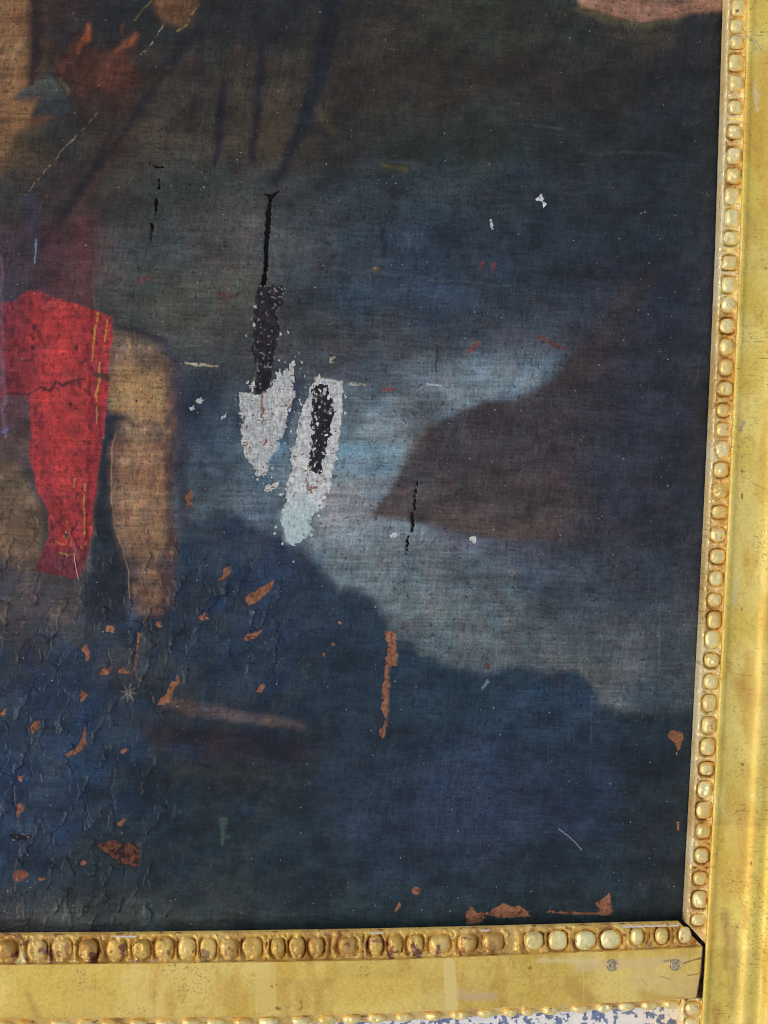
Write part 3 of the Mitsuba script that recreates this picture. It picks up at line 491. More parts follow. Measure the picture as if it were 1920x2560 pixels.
K = 0.3858
LOSS = [
    zz(640, 1280, K, (835, 770), (870, 765), (905, 790), (905, 850), (918, 930), (915, 1000), (872, 1005), (852, 1040), (866, 1080), (866, 1140), (860, 1200), (860, 1280), (846, 1370), (840, 1410), (825, 1470), (800, 1450), (797, 1410), (828, 1380), (834, 1320), (812, 1280), (820, 1200), (812, 1130), (830, 1090), (835, 1000), (835, 950), (850, 930), (850, 850), (830, 820)),
    zz(1560, 1500, 0.217, (490, 1550), (550, 1490), (600, 1510), (660, 1510), (680, 1560), (665, 1650), (630, 1740), (600, 1810), (580, 1800), (600, 1720), (580, 1640), (510, 1615)),
    zz(640, 1920, K, (1355, 935), (1395, 890), (1430, 940), (1510, 930), (1600, 870), (1660, 895), (1700, 885), (1760, 920), (1775, 960), (1660, 970), (1590, 972), (1490, 950), (1460, 1000), (1365, 1012)),
    zz(1280, 1920, K, (205, 935), (240, 915), (290, 925), (420, 930), (550, 932), (570, 920), (535, 872), (590, 845), (640, 790), (640, 880), (655, 925), (640, 952), (600, 952), (420, 950), (300, 945)),
    zz(640, 1920, K, (1000, 790), (1030, 765), (1062, 778), (1060, 810), (1035, 822), (1008, 812)),
    zz(640, 1920, K, (912, 880), (930, 860), (935, 895), (915, 925), (895, 932), (905, 905)),
    zz(0, 1280, K, (1490, 345), (1495, 400), (1450, 440), (1405, 452), (1435, 410), (1445, 365)),
    zz(0, 1280, K, (1585, 545), (1659, 505), (1720, 470), (1780, 430), (1765, 490), (1720, 540), (1660, 590), (1602, 612)),
    zz(0, 1280, K, (665, 765), (690, 735), (735, 735), (737, 785), (700, 780)),
    zz(0, 1280, K, (1005, 715), (1040, 708), (1052, 750), (1005, 747)),
    zz(0, 1280, K, (522, 890), (560, 845), (582, 900), (577, 960), (555, 975), (545, 930)),
    zz(0, 1280, K, (635, 1040), (670, 1015), (727, 1003), (702, 1056), (650, 1056)),
    zz(0, 1280, K, (758, 1030), (800, 1003), (852, 1040), (830, 1052), (770, 1047)),
    zz(0, 1280, K, (885, 785), (912, 778), (905, 850), (890, 940), (870, 1065), (860, 1020), (880, 930)),
    zz(0, 1280, K, (1008, 1255), (1040, 1205), (1075, 1180), (1095, 1100), (1130, 1090), (1150, 1042), (1167, 1100), (1132, 1152), (1112, 1195), (1102, 1237), (1050, 1252)),
    zz(0, 1280, K, (520, 1148), (572, 1185), (545, 1222), (513, 1236)),
    zz(0, 1280, K, (-5, 1300), (37, 1266), (37, 1312), (12, 1332)),
    zz(0, 1280, K, (186, 1390), (225, 1360), (258, 1348), (252, 1402), (208, 1444)),
    zz(0, 1280, K, (412, 1568), (480, 1540), (520, 1480), (545, 1390), (560, 1400), (555, 1500), (545, 1530), (480, 1582), (440, 1592)),
    zz(0, 1280, K, (763, 1557), (815, 1523), (822, 1552), (790, 1577)),
    zz(0, 1280, K, (1288, 682), (1330, 648), (1348, 690), (1300, 717)),
    zz(0, 1280, K, (1568, 830), (1600, 790), (1660, 772), (1706, 765), (1665, 812), (1600, 842)),
    zz(640, 1280, K, (-5, 1165), (40, 1103), (62, 1130), (30, 1172)),
    zz(640, 1280, K, (522, 712), (545, 696), (556, 722), (535, 735)),
    zz(640, 1280, K, (422, 912), (448, 910), (440, 945), (430, 940)),
    zz(640, 1280, K, (480, 852), (505, 838), (515, 866), (492, 874)),
    zz(0, 1920, K, (618, 500), (700, 470), (745, 462), (765, 488), (890, 483), (912, 560), (892, 642), (768, 634), (755, 602), (690, 562)),
    zz(0, 1920, K, (113, 48), (150, 48), (142, 92), (114, 86)),
    zz(0, 1920, K, (98, 232), (157, 222), (152, 282), (108, 322)),
    zz(0, 1920, K, (752, 350), (817, 328), (790, 384), (765, 378)),
    zz(0, 1920, K, (522, 612), (545, 598), (562, 622), (535, 634)),
    zz(0, 1920, K, (240, 710), (290, 706), (280, 736), (250, 732)),
    zz(0, 640, K, (1195, 1560), (1240, 1500), (1255, 1560), (1235, 1590), (1268, 1640), (1230, 1630), (1205, 1600)),
    zz(1280, 1280, K, (1060, 2010), (1085, 2000), (1085, 2060), (1070, 2070)),
]
F = 1.1573
WHITE = [
    zz(0, 0, F, (515, 845), (560, 856), (583, 838), (600, 806), (622, 800), (637, 776), (632, 860), (617, 920), (592, 980), (578, 1000), (572, 1022), (558, 1036), (545, 1000), (530, 985), (520, 940), (526, 900)),
    zz(0, 0, F, (655, 880), (668, 860), (672, 832), (690, 812), (738, 826), (738, 905), (726, 980), (714, 1040), (700, 1090), (672, 1120), (664, 1160), (628, 1182), (612, 1150), (606, 1120), (622, 1060), (628, 985), (640, 930)),
    zz(0, 640, K, (1265, 935), (1300, 915), (1318, 935), (1300, 955), (1275, 948)),
    zz(0, 640, K, (1230, 985), (1255, 965), (1262, 990), (1240, 1008)),
    zz(0, 640, K, (1430, 1040), (1465, 1022), (1462, 1045), (1435, 1056)),
    zz(640, 640, K, (40, 1510), (150, 1455), (140, 1490), (100, 1520), (60, 1525)),
    zz(640, 1280, K, (862, 150), (915, 140), (900, 165), (872, 172)),
    zz(640, 1280, K, (1380, 165), (1410, 152), (1430, 175), (1415, 200), (1385, 190)),
    zz(1280, 0, K, (150, 1298), (195, 1250), (202, 1300), (235, 1322), (205, 1345), (190, 1310)),
    zz(640, 0, K, (1520, 1420), (1532, 1415), (1535, 1482), (1515, 1485)),
    zz(0, 640, K, (1615, 850), (1640, 800), (1655, 830), (1640, 880)),
]
BLACK = [
    zz(0, 0, F, (556, 622), (598, 616), (614, 614), (612, 655), (596, 676), (604, 720), (590, 780), (585, 830), (566, 852), (550, 850), (556, 800), (546, 760), (550, 700)),
    zz(0, 0, F, (672, 838), (690, 828), (712, 836), (722, 890), (712, 950), (698, 1008), (690, 1026), (664, 1014), (668, 960), (676, 900)),
    zz(0, 1920, K, (82, 430), (160, 415), (200, 440), (165, 470), (90, 470)),
]
TEAR = [
    zz(0, 0, F, (613, 406), (598, 420), (588, 430), (586, 470), (580, 540), (578, 600), (566, 632), (558, 628), (568, 590), (570, 530), (574, 470), (580, 428), (574, 420), (592, 416)),
    zz(0, 0, F, (572, 622), (580, 640), (586, 690), (584, 760), (576, 842), (568, 840), (574, 760), (572, 700), (566, 650)),
    zz(640, 640, K, (1046, 1410), (1053, 1430), (1046, 1500), (1036, 1570), (1040, 1650), (1020, 1650), (1022, 1560), (1040, 1480)),
    zz(640, 1280, K, (1012, -5), (1026, 0), (1022, 120), (1000, 150), (984, 235), (974, 276), (970, 240), (978, 160), (1008, 115), (1002, 60)),
    zz(0, 0, K, (985, 1072), (1050, 1078), (1080, 1082), (1050, 1090), (1010, 1086)),
    zz(0, 0, K, (1022, 1150), (1040, 1160), (1032, 1190), (1048, 1205), (1040, 1230), (1015, 1222), (1028, 1190)),
    zz(0, 0, K, (1000, 1300), (1016, 1280), (1030, 1300), (1024, 1330), (1010, 1420), (1004, 1370)),
    zz(0, 0, K, (968, 1440), (992, 1448), (998, 1470), (985, 1530), (972, 1575), (980, 1500)),
    zz(0, 0, K, (962, 1060), (975, 1052), (972, 1066), (955, 1070)),
    zz(640, 640, K, (200, 800), (260, 790), (250, 802), (180, 815), (120, 832), (130, 822)),
    zz(640, 640, K, (440, 822), (492, 800), (484, 828), (440, 850), (400, 880), (410, 850)),
]
losses, flecks = [], []
for kind, group, amp, freq, grow in (('brown', LOSS, 4.5, 7, -1.0), ('white', WHITE[:2], 17, 11, 1.0), ('white', WHITE[2:], 6, 6, 0), ('black', BLACK, 15, 11, -1.0), ('tear', TEAR, 4.5, 5, -0.6)):
    for k, p in enumerate(group):
        main, rest = ragged(p, amp, freq, len(losses) + 1, 1.5 if kind == 'tear' else 1.8, grow)
        losses.append((kind, main))
        flecks += [(kind, g) for g in rest]
rf = np.random.default_rng(12)
for kind, p, count, spread in [('white', Polygon(p), 70, 18) for p in WHITE[:2]] + [('white', Polygon(BLACK[0]), 40, 16), ('scrap', Polygon(BLACK[1]), 110, 13)]:
    for t in rf.uniform(0, 1, count):                       # crumbs of filler and ground left round the scraped edges
        c = p.exterior.interpolate(t, normalized=True)
        cx, cy = c.x + rf.normal(0, spread * 0.6), c.y + rf.normal(0, spread)
        th = np.sort(rf.uniform(0, 2 * np.pi, 7))
        rr = rf.uniform(0.6, 1.6, 7) * rf.choice([0.9, 1.3, 1.9, 3.2])
        g = Polygon(np.c_[cx + rr * np.cos(th), cy + 1.3 * rr * np.sin(th)]).buffer(0.3)
        if g.geom_type == 'Polygon' and g.area > 2:
            flecks.append((kind, g))

# the sheet's mesh is finer over the flaking corner, lower left
lines = lambda a, m, b, fine, coarse, first: np.concatenate([np.arange(a, m, fine if first else coarse), np.arange(m, b, coarse if first else fine), [b]])
us = lines(-150, 860, 1850, 1.7, 3.0, True); us = (us + 150) / 2000
vs_ = lines(-150, 1300, 2370, 1.7, 3.0, False); vs_ = (vs_ + 150) / 2520
V0, U0 = -150.0, -150.0
tu, tv = np.meshgrid(us, vs_)
vv = V0 + tv * (2325 + 34 - V0)
uu = U0 + tu * (XB(vv) + 36 - U0)
vv = V0 + tv * (Y0(uu) + 34 - V0)


def base_height(u, v):
    """mm: slack, creases left by the stretcher and old folds."""
    q = np.stack([u / 420, v / 420, u * 0], -1)
    h = 0.9 * (meshkit.fbm(q, 3, 3) - 0.5)
    for f, a, w in ((lambda x: 388 + 14 * np.sin(x / 130), 0.20, 9), (lambda x: 314 + 10 * np.sin(x / 90 + 1), 0.12, 8), (lambda x: 688 + 0.05 * (x - 900), 0.22, 10)):
        t = (v - f(u)) / w
        h += a * np.tanh(t) * np.clip((u - 760) / 200, 0, 1)
    h += 0.18 * np.tanh((u - 1478 + 0.02 * (v - 1800)) / 5) * np.exp(-((v - 1870) / 150) ** 2)
    h -= 0.34 * np.tanh((u - 219 + 0.013 * (v - 1300) + 9 * (meshkit.noise(np.stack([v / 40, u * 0, u * 0], -1), 6) - 0.5)) / 3) * np.exp(-((v - 1150) / 560) ** 4)
    h += 0.25 * np.exp(-((v - Y0(u) + 38) / 9) ** 2) * meshkit.noise(np.stack([u / 90, v * 0, v * 0], -1), 5)     # stretcher ridge along the bottom
    return h


def flakes(u, v, cutmask):
    """mm: cupped flakes of paint, their lips raised towards the light."""
    from scipy.spatial import cKDTree
    wu = u + 26 * (meshkit.fbm(np.stack([u / 50, v / 50, u * 0 + 2], -1), 3, 11) - 0.5)
    wv = v + 26 * (meshkit.fbm(np.stack([u / 50, v / 50, u * 0 + 9], -1), 3, 12) - 0.5)
    wu = wu + 16 * (meshkit.fbm(np.stack([u / 13, v / 13, u * 0 + 4], -1), 2, 13) - 0.5)
    wv = wv + 16 * (meshkit.fbm(np.stack([u / 13, v / 13, u * 0 + 6], -1), 2, 14) - 0.5)
    sh = np.array([[1.0, 0.42], [0.0, 0.62]])                          # cells lean and stretch from lower left to upper right
    q = np.stack([wu, wv], -1).reshape(-1, 2) @ sh.T
    r = np.random.default_rng(21)
    gx, gy = np.meshgrid(np.arange(-400, 3600, 45), np.arange(-400, 2200, 45))
    seeds = np.c_[gx.ravel(), gy.ravel()] + r.uniform(-21, 21, (gx.size, 2))
    d, i = cKDTree(seeds).query(q, 2)
    a, b = seeds[i[:, 0]], seeds[i[:, 1]]
    ab = b - a
    ln = np.linalg.norm(ab, axis=1)
    edge = ((a + b) / 2 - q)
    dist = (edge * ab).sum(1) / ln                                        # distance to the crack
    toward = (ab @ np.linalg.inv(sh).T)
    toward = (toward @ [0.98, 0.12]) / np.linalg.norm(toward, axis=1)
    pair = np.minimum(i[:, 0], i[:, 1]) * 7919 + np.maximum(i[:, 0], i[:, 1]) * 104729
    lift = np.clip(((pair % 1000) / 1000.0) * 1.6 - 0.45, 0, 1)
    up = np.clip(toward * 1.3, 0, 1) * lift
    h = up * np.exp(-dist / 13.0) * 1.5                                 # the lip that curls up before the crack
    h += np.clip(-toward * 1.3, 0, 1) * lift * np.exp(-dist / 7.0) * 0.8    # and the flake beyond it, lifted less
    h -= 0.45 * np.exp(-(dist / 1.7) ** 2) * np.clip(((pair // 7) % 1000) / 500.0 - 0.2, 0, 1)
    h = h.reshape(u.shape)
    sm = lambda a, b, x: np.clip((x - a) / (b - a), 0, 1)
    wob = 120 * (meshkit.fbm(np.stack([u / 120, v / 120, u * 0], -1), 2, 18) - 0.5)
    left = sm(470, 380, u + wob) * sm(1380, 1470, v + 0.3 * wob)
    upper = sm(800, 700, u + wob) * sm(1330, 1400, v - 0.25 * (u - 500)) * sm(1740, 1660, v + wob)
    where = np.maximum(left, upper) * np.clip(0.35 + 1.1 * meshkit.noise(np.stack([u / 110, v / 110, u * 0], -1), 8), 0, 1)
    calm = np.exp(-((v - 1835 - 0.05 * (u - 400)) / 70) ** 4) * np.clip((u - 380) / 60, 0, 1)
    return h * where * (1 - 0.9 * calm)


hh = base_height(uu, vv)
near = np.zeros(uu.shape, bool)
drop = np.zeros(uu.shape)
for kind, g in losses + flecks:
    x0, y0, x1, y1 = g.bounds
    box = (uu > x0 - 9) & (uu < x1 + 9) & (vv > y0 - 9) & (vv < y1 + 9)
    pu, pv = uu[box], vv[box]
    ins = shapely.contains_xy(g, pu, pv)
    nearby = shapely.contains_xy(g.buffer(5), pu, pv)
    depth = {'brown': 0.55, 'scrap': 0.5, 'white': 0.5, 'black': 0.5, 'tear': 1.2}[kind]
    d_ = drop[box]; d_[ins] = np.maximum(d_[ins], depth); drop[box] = d_
    n_ = near[box]; n_ |= nearby; near[box] = n_
fl = flakes(uu, vv, near)
hh = hh + np.where(near, 0, fl)
# brush relief and weave swell
hh += 0.07 * (meshkit.fbm(np.stack([uu / 60, vv / 9, uu * 0], -1), 3, 31) - 0.5) + 0.05 * (meshkit.fbm(np.stack([uu / 11, vv / 11, uu * 0], -1), 2, 33) - 0.5)
pts = P(uu, vv, 0)
pts[..., 2] += (hh - drop) * 1e-3
put('oil_painting__canvas', trimesh.Trimesh(*grid_mesh(pts), process=False), 'paint', True)
labels['oil_painting'] = {'label': 'dark damaged oil painting on canvas with a red stockinged leg, held in the gilt frame', 'category': 'painting'}

scene['red_weave'] = {'type': 'principled', 'roughness': 0.8, 'specular': 0.15, 'base_color': proc(ground_fn(lin(116, 74, 58), lin(88, 56, 50), lin(48, 36, 38), 0.5))}
SHEET = {'brown': ('paint_loss', 'brown_ground', -0.25), 'white': ('filler_patch', 'white_filler', -0.20), 'black': ('bare_patch', 'black_canvas', -0.16), 'tear': ('tear', 'tear_black', -0.6), 'scrap': ('filler_crumb', 'white_filler', -0.10)}


def sheet(g, dz):
    v2, f2 = trimesh.creation.triangulate_polygon(g.buffer(0.6), engine='earcut')
    w = P(v2[:, 0], v2[:, 1], 0)
    w[:, 2] += (base_height(v2[:, 0], v2[:, 1]) + dz) * 1e-3
    n = np.cross(w[f2[:, 1]] - w[f2[:, 0]], w[f2[:, 2]] - w[f2[:, 0]])[:, 2]
    return w, np.where((n < 0)[:, None], f2[:, ::-1], f2)


for kind, g in losses:
    name, mat, dz = SHEET[kind]
    if kind == 'brown' and g.contains(shapely.Point(310, 2130)):
        mat = 'red_weave'
    put(f'oil_painting__{name}', sheet(g, dz), mat, False)
for kind, name in (('brown', 'loss_flecks'), ('white', 'filler_flecks'), ('scrap', 'filler_crumbs'), ('black', 'bare_flecks'), ('tear', 'tear_flecks')):
    some = [sheet(g, SHEET[kind][2]) for k, g in flecks if k == kind]
    if some:
        key = put(f'oil_painting__{name}', join(some), SHEET[kind][1], False)
        labels[key] = {'label': 'scattered flecks too small to pick apart round the losses in the paint', 'kind': 'stuff'}

# ------------------------------------------------------------------ the frame: stile (upright) and rail (crossbar)
labels['picture_frame'] = {'label': 'worn gilt wooden frame with rows of carved beads round the dark painting', 'category': 'picture frame'}


def bumps(w, amp, size, seed):
    """Pushes points up and down a little, as hand-laid composition is uneven."""
    q = w / size
    return w + np.stack([amp * 0.5 * (meshkit.fbm(q, 3, seed) - 0.5), amp * 0.5 * (meshkit.fbm(q + 7, 3, seed) - 0.5), amp * 2 * (meshkit.fbm(q + 3, 3, seed) - 0.5)], -1)


STRIP = [(46, -18.5, 2.5), (46, 1.8, 1.8), (0, 1.8, 1.8), (0, 4.5, 1.8), (0, 7.6, 1.8), (0.6, 8.4, 1.8), (9, 9.4, None), (13, 10.5, None), (16, 11.0, None), (18, 11.0, None), (25, 10.9, None), (28, 10.1, None), (36, 9.9, None), (44, 9.8, None), (52, 9.9, None), (57, 10.2, None), (61, 10.9, None)]


def sockets(q, beads, depth, rim, ends):
    """mm of relief round the beads: a sunk line and a raised eye, for points q (n, 2) in (along, across) and beads (along, across, a, b, square)."""
    B = np.array(beads)
    rel = (q[:, None, :] - B[None, :, :2]) / B[None, :, 2:4]
    rr = (np.abs(rel[..., 0]) ** B[None, :, 4] + np.abs(rel[..., 1]) ** B[None, :, 4]) ** (1 / B[None, :, 4])
    k = rr.argmin(1)
    pick = rel[np.arange(len(q)), k]
    lengthwise = pick[:, 0] ** 2 / (pick ** 2).sum(1)                 # 1 beyond a bead's ends, 0 along its flanks
    own = np.random.default_rng(77).uniform(0.45, 1.25, len(B))[k]
    cut = own * (1 - ends + ends * np.clip(1.6 * lengthwise - 0.1, 0, 1.3))
    rr = rr.min(1) + 0.30 * (meshkit.fbm(np.c_[q / 11, q[:, 0] * 0], 3, 41) - 0.5)
    return rim * cut * np.exp(-((rr - 1.42) / 0.17) ** 2) - depth * cut * np.exp(-((rr - 1.08) / 0.16) ** 2) - 0.5 * depth * cut * np.clip((rr - 1.6) / 0.2, 0, 1)


r = random.Random(5)
px = S * 0.985
SB = [-140, -90, -35, 20, 66, 106, 157, 208, 268, 330, 390, 440, 490, 544, 596, 657, 712, 762, 815, 868, 918, 972, 1026, 1074, 1123, 1175, 1227, 1280, 1337, 1391, 1446, 1500, 1550, 1598, 1651, 1704, 1758, 1813, 1867, 1922, 1974, 2026, 2077, 2139, 2196, 2249, 2300, 2522, 2560, 2612, 2664]
STILE_BEADS = [(vc, 39.5 + r.uniform(-1.5, 1.5), (20.5 if 2300 > vc else 17) + r.uniform(-4.5, 1.0), 19.0 + r.uniform(-2, 1), 3.8 if vc < 760 else 2.6) for vc in SB]


def stile_strip(v0, vend):
    n = int(abs(vend(30) - v0) / 1.7)
    prof = [q for q in STRIP if q[0] <= 22.5 or q[0] == 46 and q[1] < 3]
    prof = prof + [(float(o), 10.1, None) for o in np.arange(19.5, 60.5, 1.8)] + [(61.0, 10.9, None)]
    cols = []
    for o, z, zr in prof:
        v = np.linspace(v0, vend(o), n)
        if z > 7 and zr is None:
            rel = sockets(np.c_[v, v * 0 + o], STILE_BEADS, 3.0, 0.9, np.interp(v, [1000, 1400], [0.85, 0.1]))
            lump = 2.0 * (meshkit.fbm(np.c_[v / 9, v * 0 + o / 9, v * 0], 3, 51) - 0.5)
            win = np.clip((o - 10) / 9, 0, 1) * np.clip((62 - o) / 4, 0, 1)
            z = z + (rel + lump) * win
        cols.append(P(XB(v) + o, v, z, zr))
    w = np.stack(cols, 1)
    w[:, 4:] = bumps(w[:, 4:], 0.0003, 0.003, 5)
    body = grid_mesh(w)
    caps = []
    for k in (0, -1):
        line = w[k]
        low = line.copy(); low[:, 2] = ZC - 0.0185
        caps.append(grid_mesh(np.stack([line, low], 0)))
    return join([body, *caps])


put('picture_frame__stile__bead_strip', stile_strip(-260, lambda o: np.interp(o, [0, 18, 61], [2298, 2314, 2359])), 'gilding_worn', 35)
put('picture_frame__stile__bead_strip', stile_strip(2496, lambda o: 2860), 'gilding_worn', 35)

BODY = [(61.5, -18.5), (61.5, 10.5), (62, 12.0), (64, 12.7), (68, 13.1), (73, 13.0), (77, 12.5), (80, 11.9), (86, 11.45), (98, 11.1), (115, 11.0), (132, 11.15), (146, 11.7), (154, 12.2), (160, 12.9), (166, 13.5), (173, 13.8), (180, 13.8), (186, 13.5), (191, 13.0), (197, 12.9), (204, 13.3), (210, 14.2), (217, 15.8), (228, 17.6), (250, 18.2), (300, 18.0), (318, 16.5), (322, -18.5)]
v = np.linspace(-260, 2860, 700)
w = np.stack([P(XB(v) + o + 1.2 * (meshkit.noise(np.c_[v / 60, v * 0 + o, v * 0], 4) - 0.5), v, z) for o, z in BODY], 1)
w[:, 2:-1] = bumps(w[:, 2:-1], 0.00025, 0.004, 9)
put('picture_frame__stile', join([grid_mesh(w), grid_mesh(np.stack([w[0], w[0] * [1, 1, 0] + [0, 0, 0.0015]], 0)), grid_mesh(np.stack([w[-1], w[-1] * [1, 1, 0] + [0, 0, 0.0015]], 0))]), 'gilding_pale', 40)

# profile of the rail: (k, z): k runs 0..1 over the bead strip, 1..2 over the flat, 2..3 over the lower bead row
RAIL = [(0.45, -18.5), (0.45, 1.8), (0, 1.8), (0, 4.5), (0, 7.4), (0.01, 8.2), (0.06, 8.9)] + [(float(k), 9.3 + 0.6 * float(k)) for k in np.arange(0.10, 0.985, 0.032)] + [(0.99, 10.9), (1.0, 11.3),
        (1.015, 12.0), (1.05, 12.25), (1.2, 12.4), (1.5, 12.5), (1.8, 12.4), (1.94, 12.25), (1.985, 12.0), (2.0, 11.2), (2.03, 9.6), (2.15, 8.4), (2.35, 7.4), (2.55, 6.0), (2.68, 4.0), (2.72, 1.0), (2.72, -18.5)]
RB = [-200, -130, -60, 15, 92, 154, 220, 291, 353, 410, 467, 520, 572, 630, 694, 742, 790, 868, 939, 987, 1037, 1098, 1168, 1232, 1334, 1394, 1463, 1527, 1592, 1654, 1712]
RAIL_BEADS = []
for uc in RB:
    gap = min(abs(uc - x) for x in RB if x != uc)
    RAIL_BEADS.append((uc, 0.56 * 76 + r.uniform(-2, 2), min(26, gap * 0.42) * r.uniform(0.85, 1.02), 25 + r.uniform(-3, 2), 2.6) if uc < 1560 else (uc, 0.55 * 68, 16.5, 22, 2.2))


def rail_y(k, u):
    ys = [Y0(u), Y1(u), Y2(u), Y3(u)]
    i = int(np.clip(math.floor(k), 0, 2))
    return ys[i] + (k - i) * (ys[i + 1] - ys[i])


def rail_end(k):
    return float(np.interp(k, [0, 1.0, 1.02, 1.5, 1.99, 2.01, 2.5, 3.0], [1694, 1757, 1758, 1753, 1743, 1701, 1699, 1689]))


NS = 1150
cols = []
for j, (k, z) in enumerate(RAIL):
    u = -320 + np.linspace(0, 1, NS) * (rail_end(k) + 320)
    zr = 1.8 if j < 5 else None
    if 0.08 < k < 0.985 and j > 4:
        z = z + (sockets(np.c_[u, u * 0 + k * 74], RAIL_BEADS, 2.7, 0.7, np.interp(u, [1250, 1500], [0.9, 0.2])) + 2.6 * (meshkit.fbm(np.c_[u / 12, u * 0 + k * 74 / 12, u * 0], 3, 61) - 0.5)) * min(1, (k - 0.08) / 0.12, (1 - k) / 0.08)
    cols.append(P(u, rail_y(k, u), z, zr))
w = np.stack(cols, 1)
ks = np.array([k for k, _ in RAIL])
orn = (ks > 0.005) & (ks < 1) & (np.arange(len(ks)) > 4)
w[:, orn] = bumps(w[:, orn], 0.0004, 0.0026, 15)
flat = (ks >= 1) & (ks < 2)
w[:, flat] = bumps(w[:, flat], 0.00022, 0.006, 17)
low_row = (ks >= 2) & (ks < 2.9)
w[:, low_row] = bumps(w[:, low_row], 0.0006, 0.0026, 18)
c1, c2 = (int(np.argmax(ks >= x)) for x in (1.0, 2.0))
put('picture_frame__rail', join([grid_mesh(w[:, c1:c2 + 1]), grid_mesh(w[:, [-1, 0]])]), 'gilding', 40)
put('picture_frame__rail__bead_strip', join([grid_mesh(w[:, :c1 + 1])]), 'gilding_rubbed', 40)
put('picture_frame__rail__bead_strip', join([grid_mesh(w[:, c2:])]), 'gilding_rubbed', 40)
end = w[-1]
low = end.copy(); low[:, 2] = ZC - 0.0185
put('picture_frame__rail__end_face', join([grid_mesh(np.stack([end, low], 0))]), 'bole', False, 'end of the crossbar with bare red bole')
# the worn arris of that end, a thin bevel of bare bole standing a hair proud
sel = [i for i, k in enumerate(ks) if 1.01 < k < 2.0]
a = w[-1][sel] + [0, 0, 0.00008]; b = a + [-0.0005, 0, 0.00012]; c = a + [0.0003, 0, -0.0012]
put('picture_frame__rail__worn_edge', join([grid_mesh(np.stack([b, a, c], 0))]), 'bole', False)


def bead_mesh(center, tx, ty, a, b, h, seed, square=2.6, dent=0.25):
    """A carved bead: a squashed, slightly squared dome with a turned-in skirt, dented and rubbed."""
    n, m = 22, 8
    th = np.arange(n) / n * 2 * np.pi
    rs = np.linspace(0, 1, m)[1:]
    ring = lambda r: (np.abs(np.cos(th)) ** square + np.abs(np.sin(th)) ** square) ** (-1 / square) * r
    vs = [[0, 0, h]]
    for r in rs:
        R = ring(r)
        vs += np.c_[R * np.cos(th) * a, R * np.sin(th) * b, np.full(n, h * (1 - r ** 3.2) ** 0.66)].tolist()
    skirt = ring(0.96)
    vs += np.c_[skirt * np.cos(th) * a, skirt * np.sin(th) * b, np.full(n, -0.4 * h)].tolist()
    vs = np.array(vs)
    q = vs / (0.6 * a) + seed * 5.3
    vs[:, 2] += dent * h * 2 * (meshkit.fbm(q, 3, seed) - 0.5)
    vs[:, :2] += 0.10 * a * (np.stack([meshkit.fbm(q + 9, 2, seed), meshkit.fbm(q + 17, 2, seed)], -1) - 0.5)
    f = [[0, 1 + j, 1 + (j + 1) % n] for j in range(n)]
    for k in range(m - 1):
        o, o2 = 1 + k * n, 1 + (k + 1) * n
        for j in range(n):
            f += [[o + j, o2 + j, o2 + (j + 1) % n], [o + j, o2 + (j + 1) % n, o + (j + 1) % n]]
    w = center + vs[:, :1] * tx + vs[:, 1:2] * ty + vs[:, 2:] * np.array([0, 0, 1.0])
    return trimesh.Trimesh(w, f, process=False)


def along(u0, v0, u1, v1):
    d = np.array([(u1 - u0), -(v1 - v0), 0.0]); d /= np.linalg.norm(d)
    return d, np.array([-d[1], d[0], 0.0])


for i, (vc, o, a_, b_, sq) in enumerate(STILE_BEADS):
    t, nrm = along(XB(vc - 20), vc - 20, XB(vc + 20), vc + 20)
    put('picture_frame__stile__bead', bead_mesh(P(XB(vc) + o, vc, 9.6), t, nrm, a_ * px, b_ * px, 0.0022 + r.uniform(-0.0010, 0.0005), i + 1, sq, 0.28 + 0.4 * r.random()), 'gilding_bead', True)
for i, (uc, y, a_, b_, sq) in enumerate(RAIL_BEADS):
    t, nrm = along(uc - 20, rail_y(0.5, uc - 20), uc + 20, rail_y(0.5, uc + 20))
    put('picture_frame__rail__bead', bead_mesh(P(uc, Y0(uc) + y, 9.2), t, nrm, a_ * px, b_ * px, 0.0023 + r.uniform(-0.0014, 0.0007), 200 + i, sq, 0.35 + 0.5 * r.random()), 'gilding_bead' if uc > 1280 else 'gilding_rubbed', True)
OB = [-170, -105, -45, 12, 64, 150, 214, 277, 345, 412, 476, 540, 606, 670, 752, 818, 879, 941, 1010, 1083, 1147, 1214, 1274, 1318, 1375, 1448, 1510, 1565, 1622, 1676]
for i, uc in enumerate(OB):
    t, nrm = along(uc - 20, rail_y(2.5, uc - 20), uc + 20, rail_y(2.5, uc + 20))
    gap = min(abs(uc - x) for x in OB if x != uc)
    a_ = min(25, gap * 0.42) * px * r.uniform(0.85, 1.02)
    put('picture_frame__rail__bead', bead_mesh(P(uc, rail_y(2.38, uc), 7.4), t, nrm, a_, 13.5 * px, 0.0030 + r.uniform(-0.0005, 0.0005), 400 + i, 2.6, 0.3), 'gilding_bead', True)

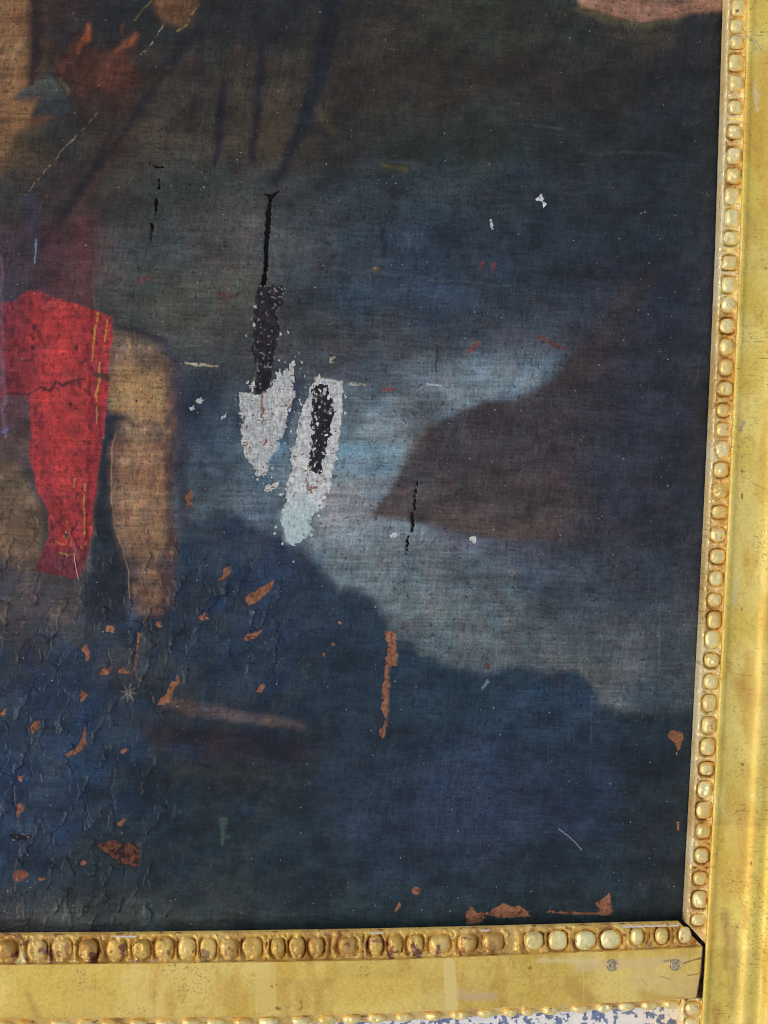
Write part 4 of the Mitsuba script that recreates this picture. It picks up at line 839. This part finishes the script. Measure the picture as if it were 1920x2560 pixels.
# screws sunk in the crossbar
for uc, vc in ((1530, 2413), (1688, 2412)):
    c = P(uc, vc, 12.45)
    R = 15.5 * px
    n = 28
    th = np.arange(n) / n * 2 * np.pi
    prof = [(1.0, 0.0001), (0.9, 0.00025), (0.78, 0.00005), (0.70, 0.00002), (0.62, 0.0002), (0.4, 0.0003), (0.02, 0.0003)]
    w = np.stack([c + np.c_[R * q * np.cos(th), R * q * np.sin(th), np.full(n, z)] for q, z in prof], 0)
    w = np.concatenate([w, w[:, :1]], 1)
    key = put('picture_frame__rail__screw', join([grid_mesh(w)]), 'iron', 40)
    slots = []
    for ang in (0.5, 2.07):
        b = trimesh.creation.box((R * 0.95, R * 0.16, 0.0002))
        b.apply_transform(trimesh.transformations.rotation_matrix(ang, [0, 0, 1])); b.apply_translation(c + [0, 0, 0.00032])
        slots.append((np.array(b.vertices), np.array(b.faces)))
    put('picture_frame__rail__screw_slot', join(slots), 'iron', False)

# chips of bare white chalk along the sight edge
for ua, ub in ((292, 348), (926, 958), (1200, 1220), (1535, 1690)):
    u = np.linspace(ua, ub, 10)
    a = P(u, Y0(u), 9.75, 2.5); b = a - [0, 0.0006, -0.00035]; c = a - [0, -0.0001, 0.0007]
    put('picture_frame__rail__chalk_chip', join([grid_mesh(np.stack([c, a, b], 0))]), 'chalk', False)


# ------------------------------------------------------------------ stray fibres
def tube(pts, rad, n=6):
    pts = np.array(pts, float)
    tan = np.gradient(pts, axis=0); tan /= np.linalg.norm(tan, axis=1, keepdims=True)
    side = np.cross(tan, [0, 0, 1.0]); side /= np.linalg.norm(side, axis=1, keepdims=True)
    up = np.cross(side, tan)
    th = np.arange(n + 1) / n * 2 * np.pi
    return join([grid_mesh(pts[:, None] + rad * (np.cos(th)[None, :, None] * side[:, None] + np.sin(th)[None, :, None] * up[:, None]))])


def curve(ctrl, n=24):
    from scipy.interpolate import CubicSpline
    c = np.array(ctrl, float)
    return CubicSpline(np.arange(len(c)), c)(np.linspace(0, len(c) - 1, n))


q = curve([(1822, 112, 11.6), (1832, 92, 13.8), (1850, 86, 13.6), (1868, 92, 13.6), (1878, 95, 12.4), (1892, 112, 11.9), (1900, 128, 11.6)])
put('fibre', tube(P(q[:, 0], q[:, 1], q[:, 2]), 0.00022), 'fibre_stuff', True)
labels['fibre'] = {'label': 'short white fibre caught on the upright beads near the top right corner', 'category': 'fibre'}
q = curve([(1395, 2071, 0.9), (1418, 2088, 1.0), (1438, 2106, 1.0), (1454, 2126, 0.9)])
put('fibre', tube(P(q[:, 0], q[:, 1], q[:, 2]), 0.00011), 'fibre_stuff', True)
labels['fibre_001'] = {'label': 'fine pale hair curving over the dark lower right of the canvas', 'category': 'hair'}
q = curve([(185, 1382, 1.0), (188, 1408, 1.0), (192, 1430, 1.0), (197, 1450, 0.9)])
put('fibre', tube(P(q[:, 0], q[:, 1], q[:, 2]), 0.00014), 'fibre_stuff', True)
labels['fibre_002'] = {'label': 'pale hair lying below the ankle of the red stocking', 'category': 'hair'}
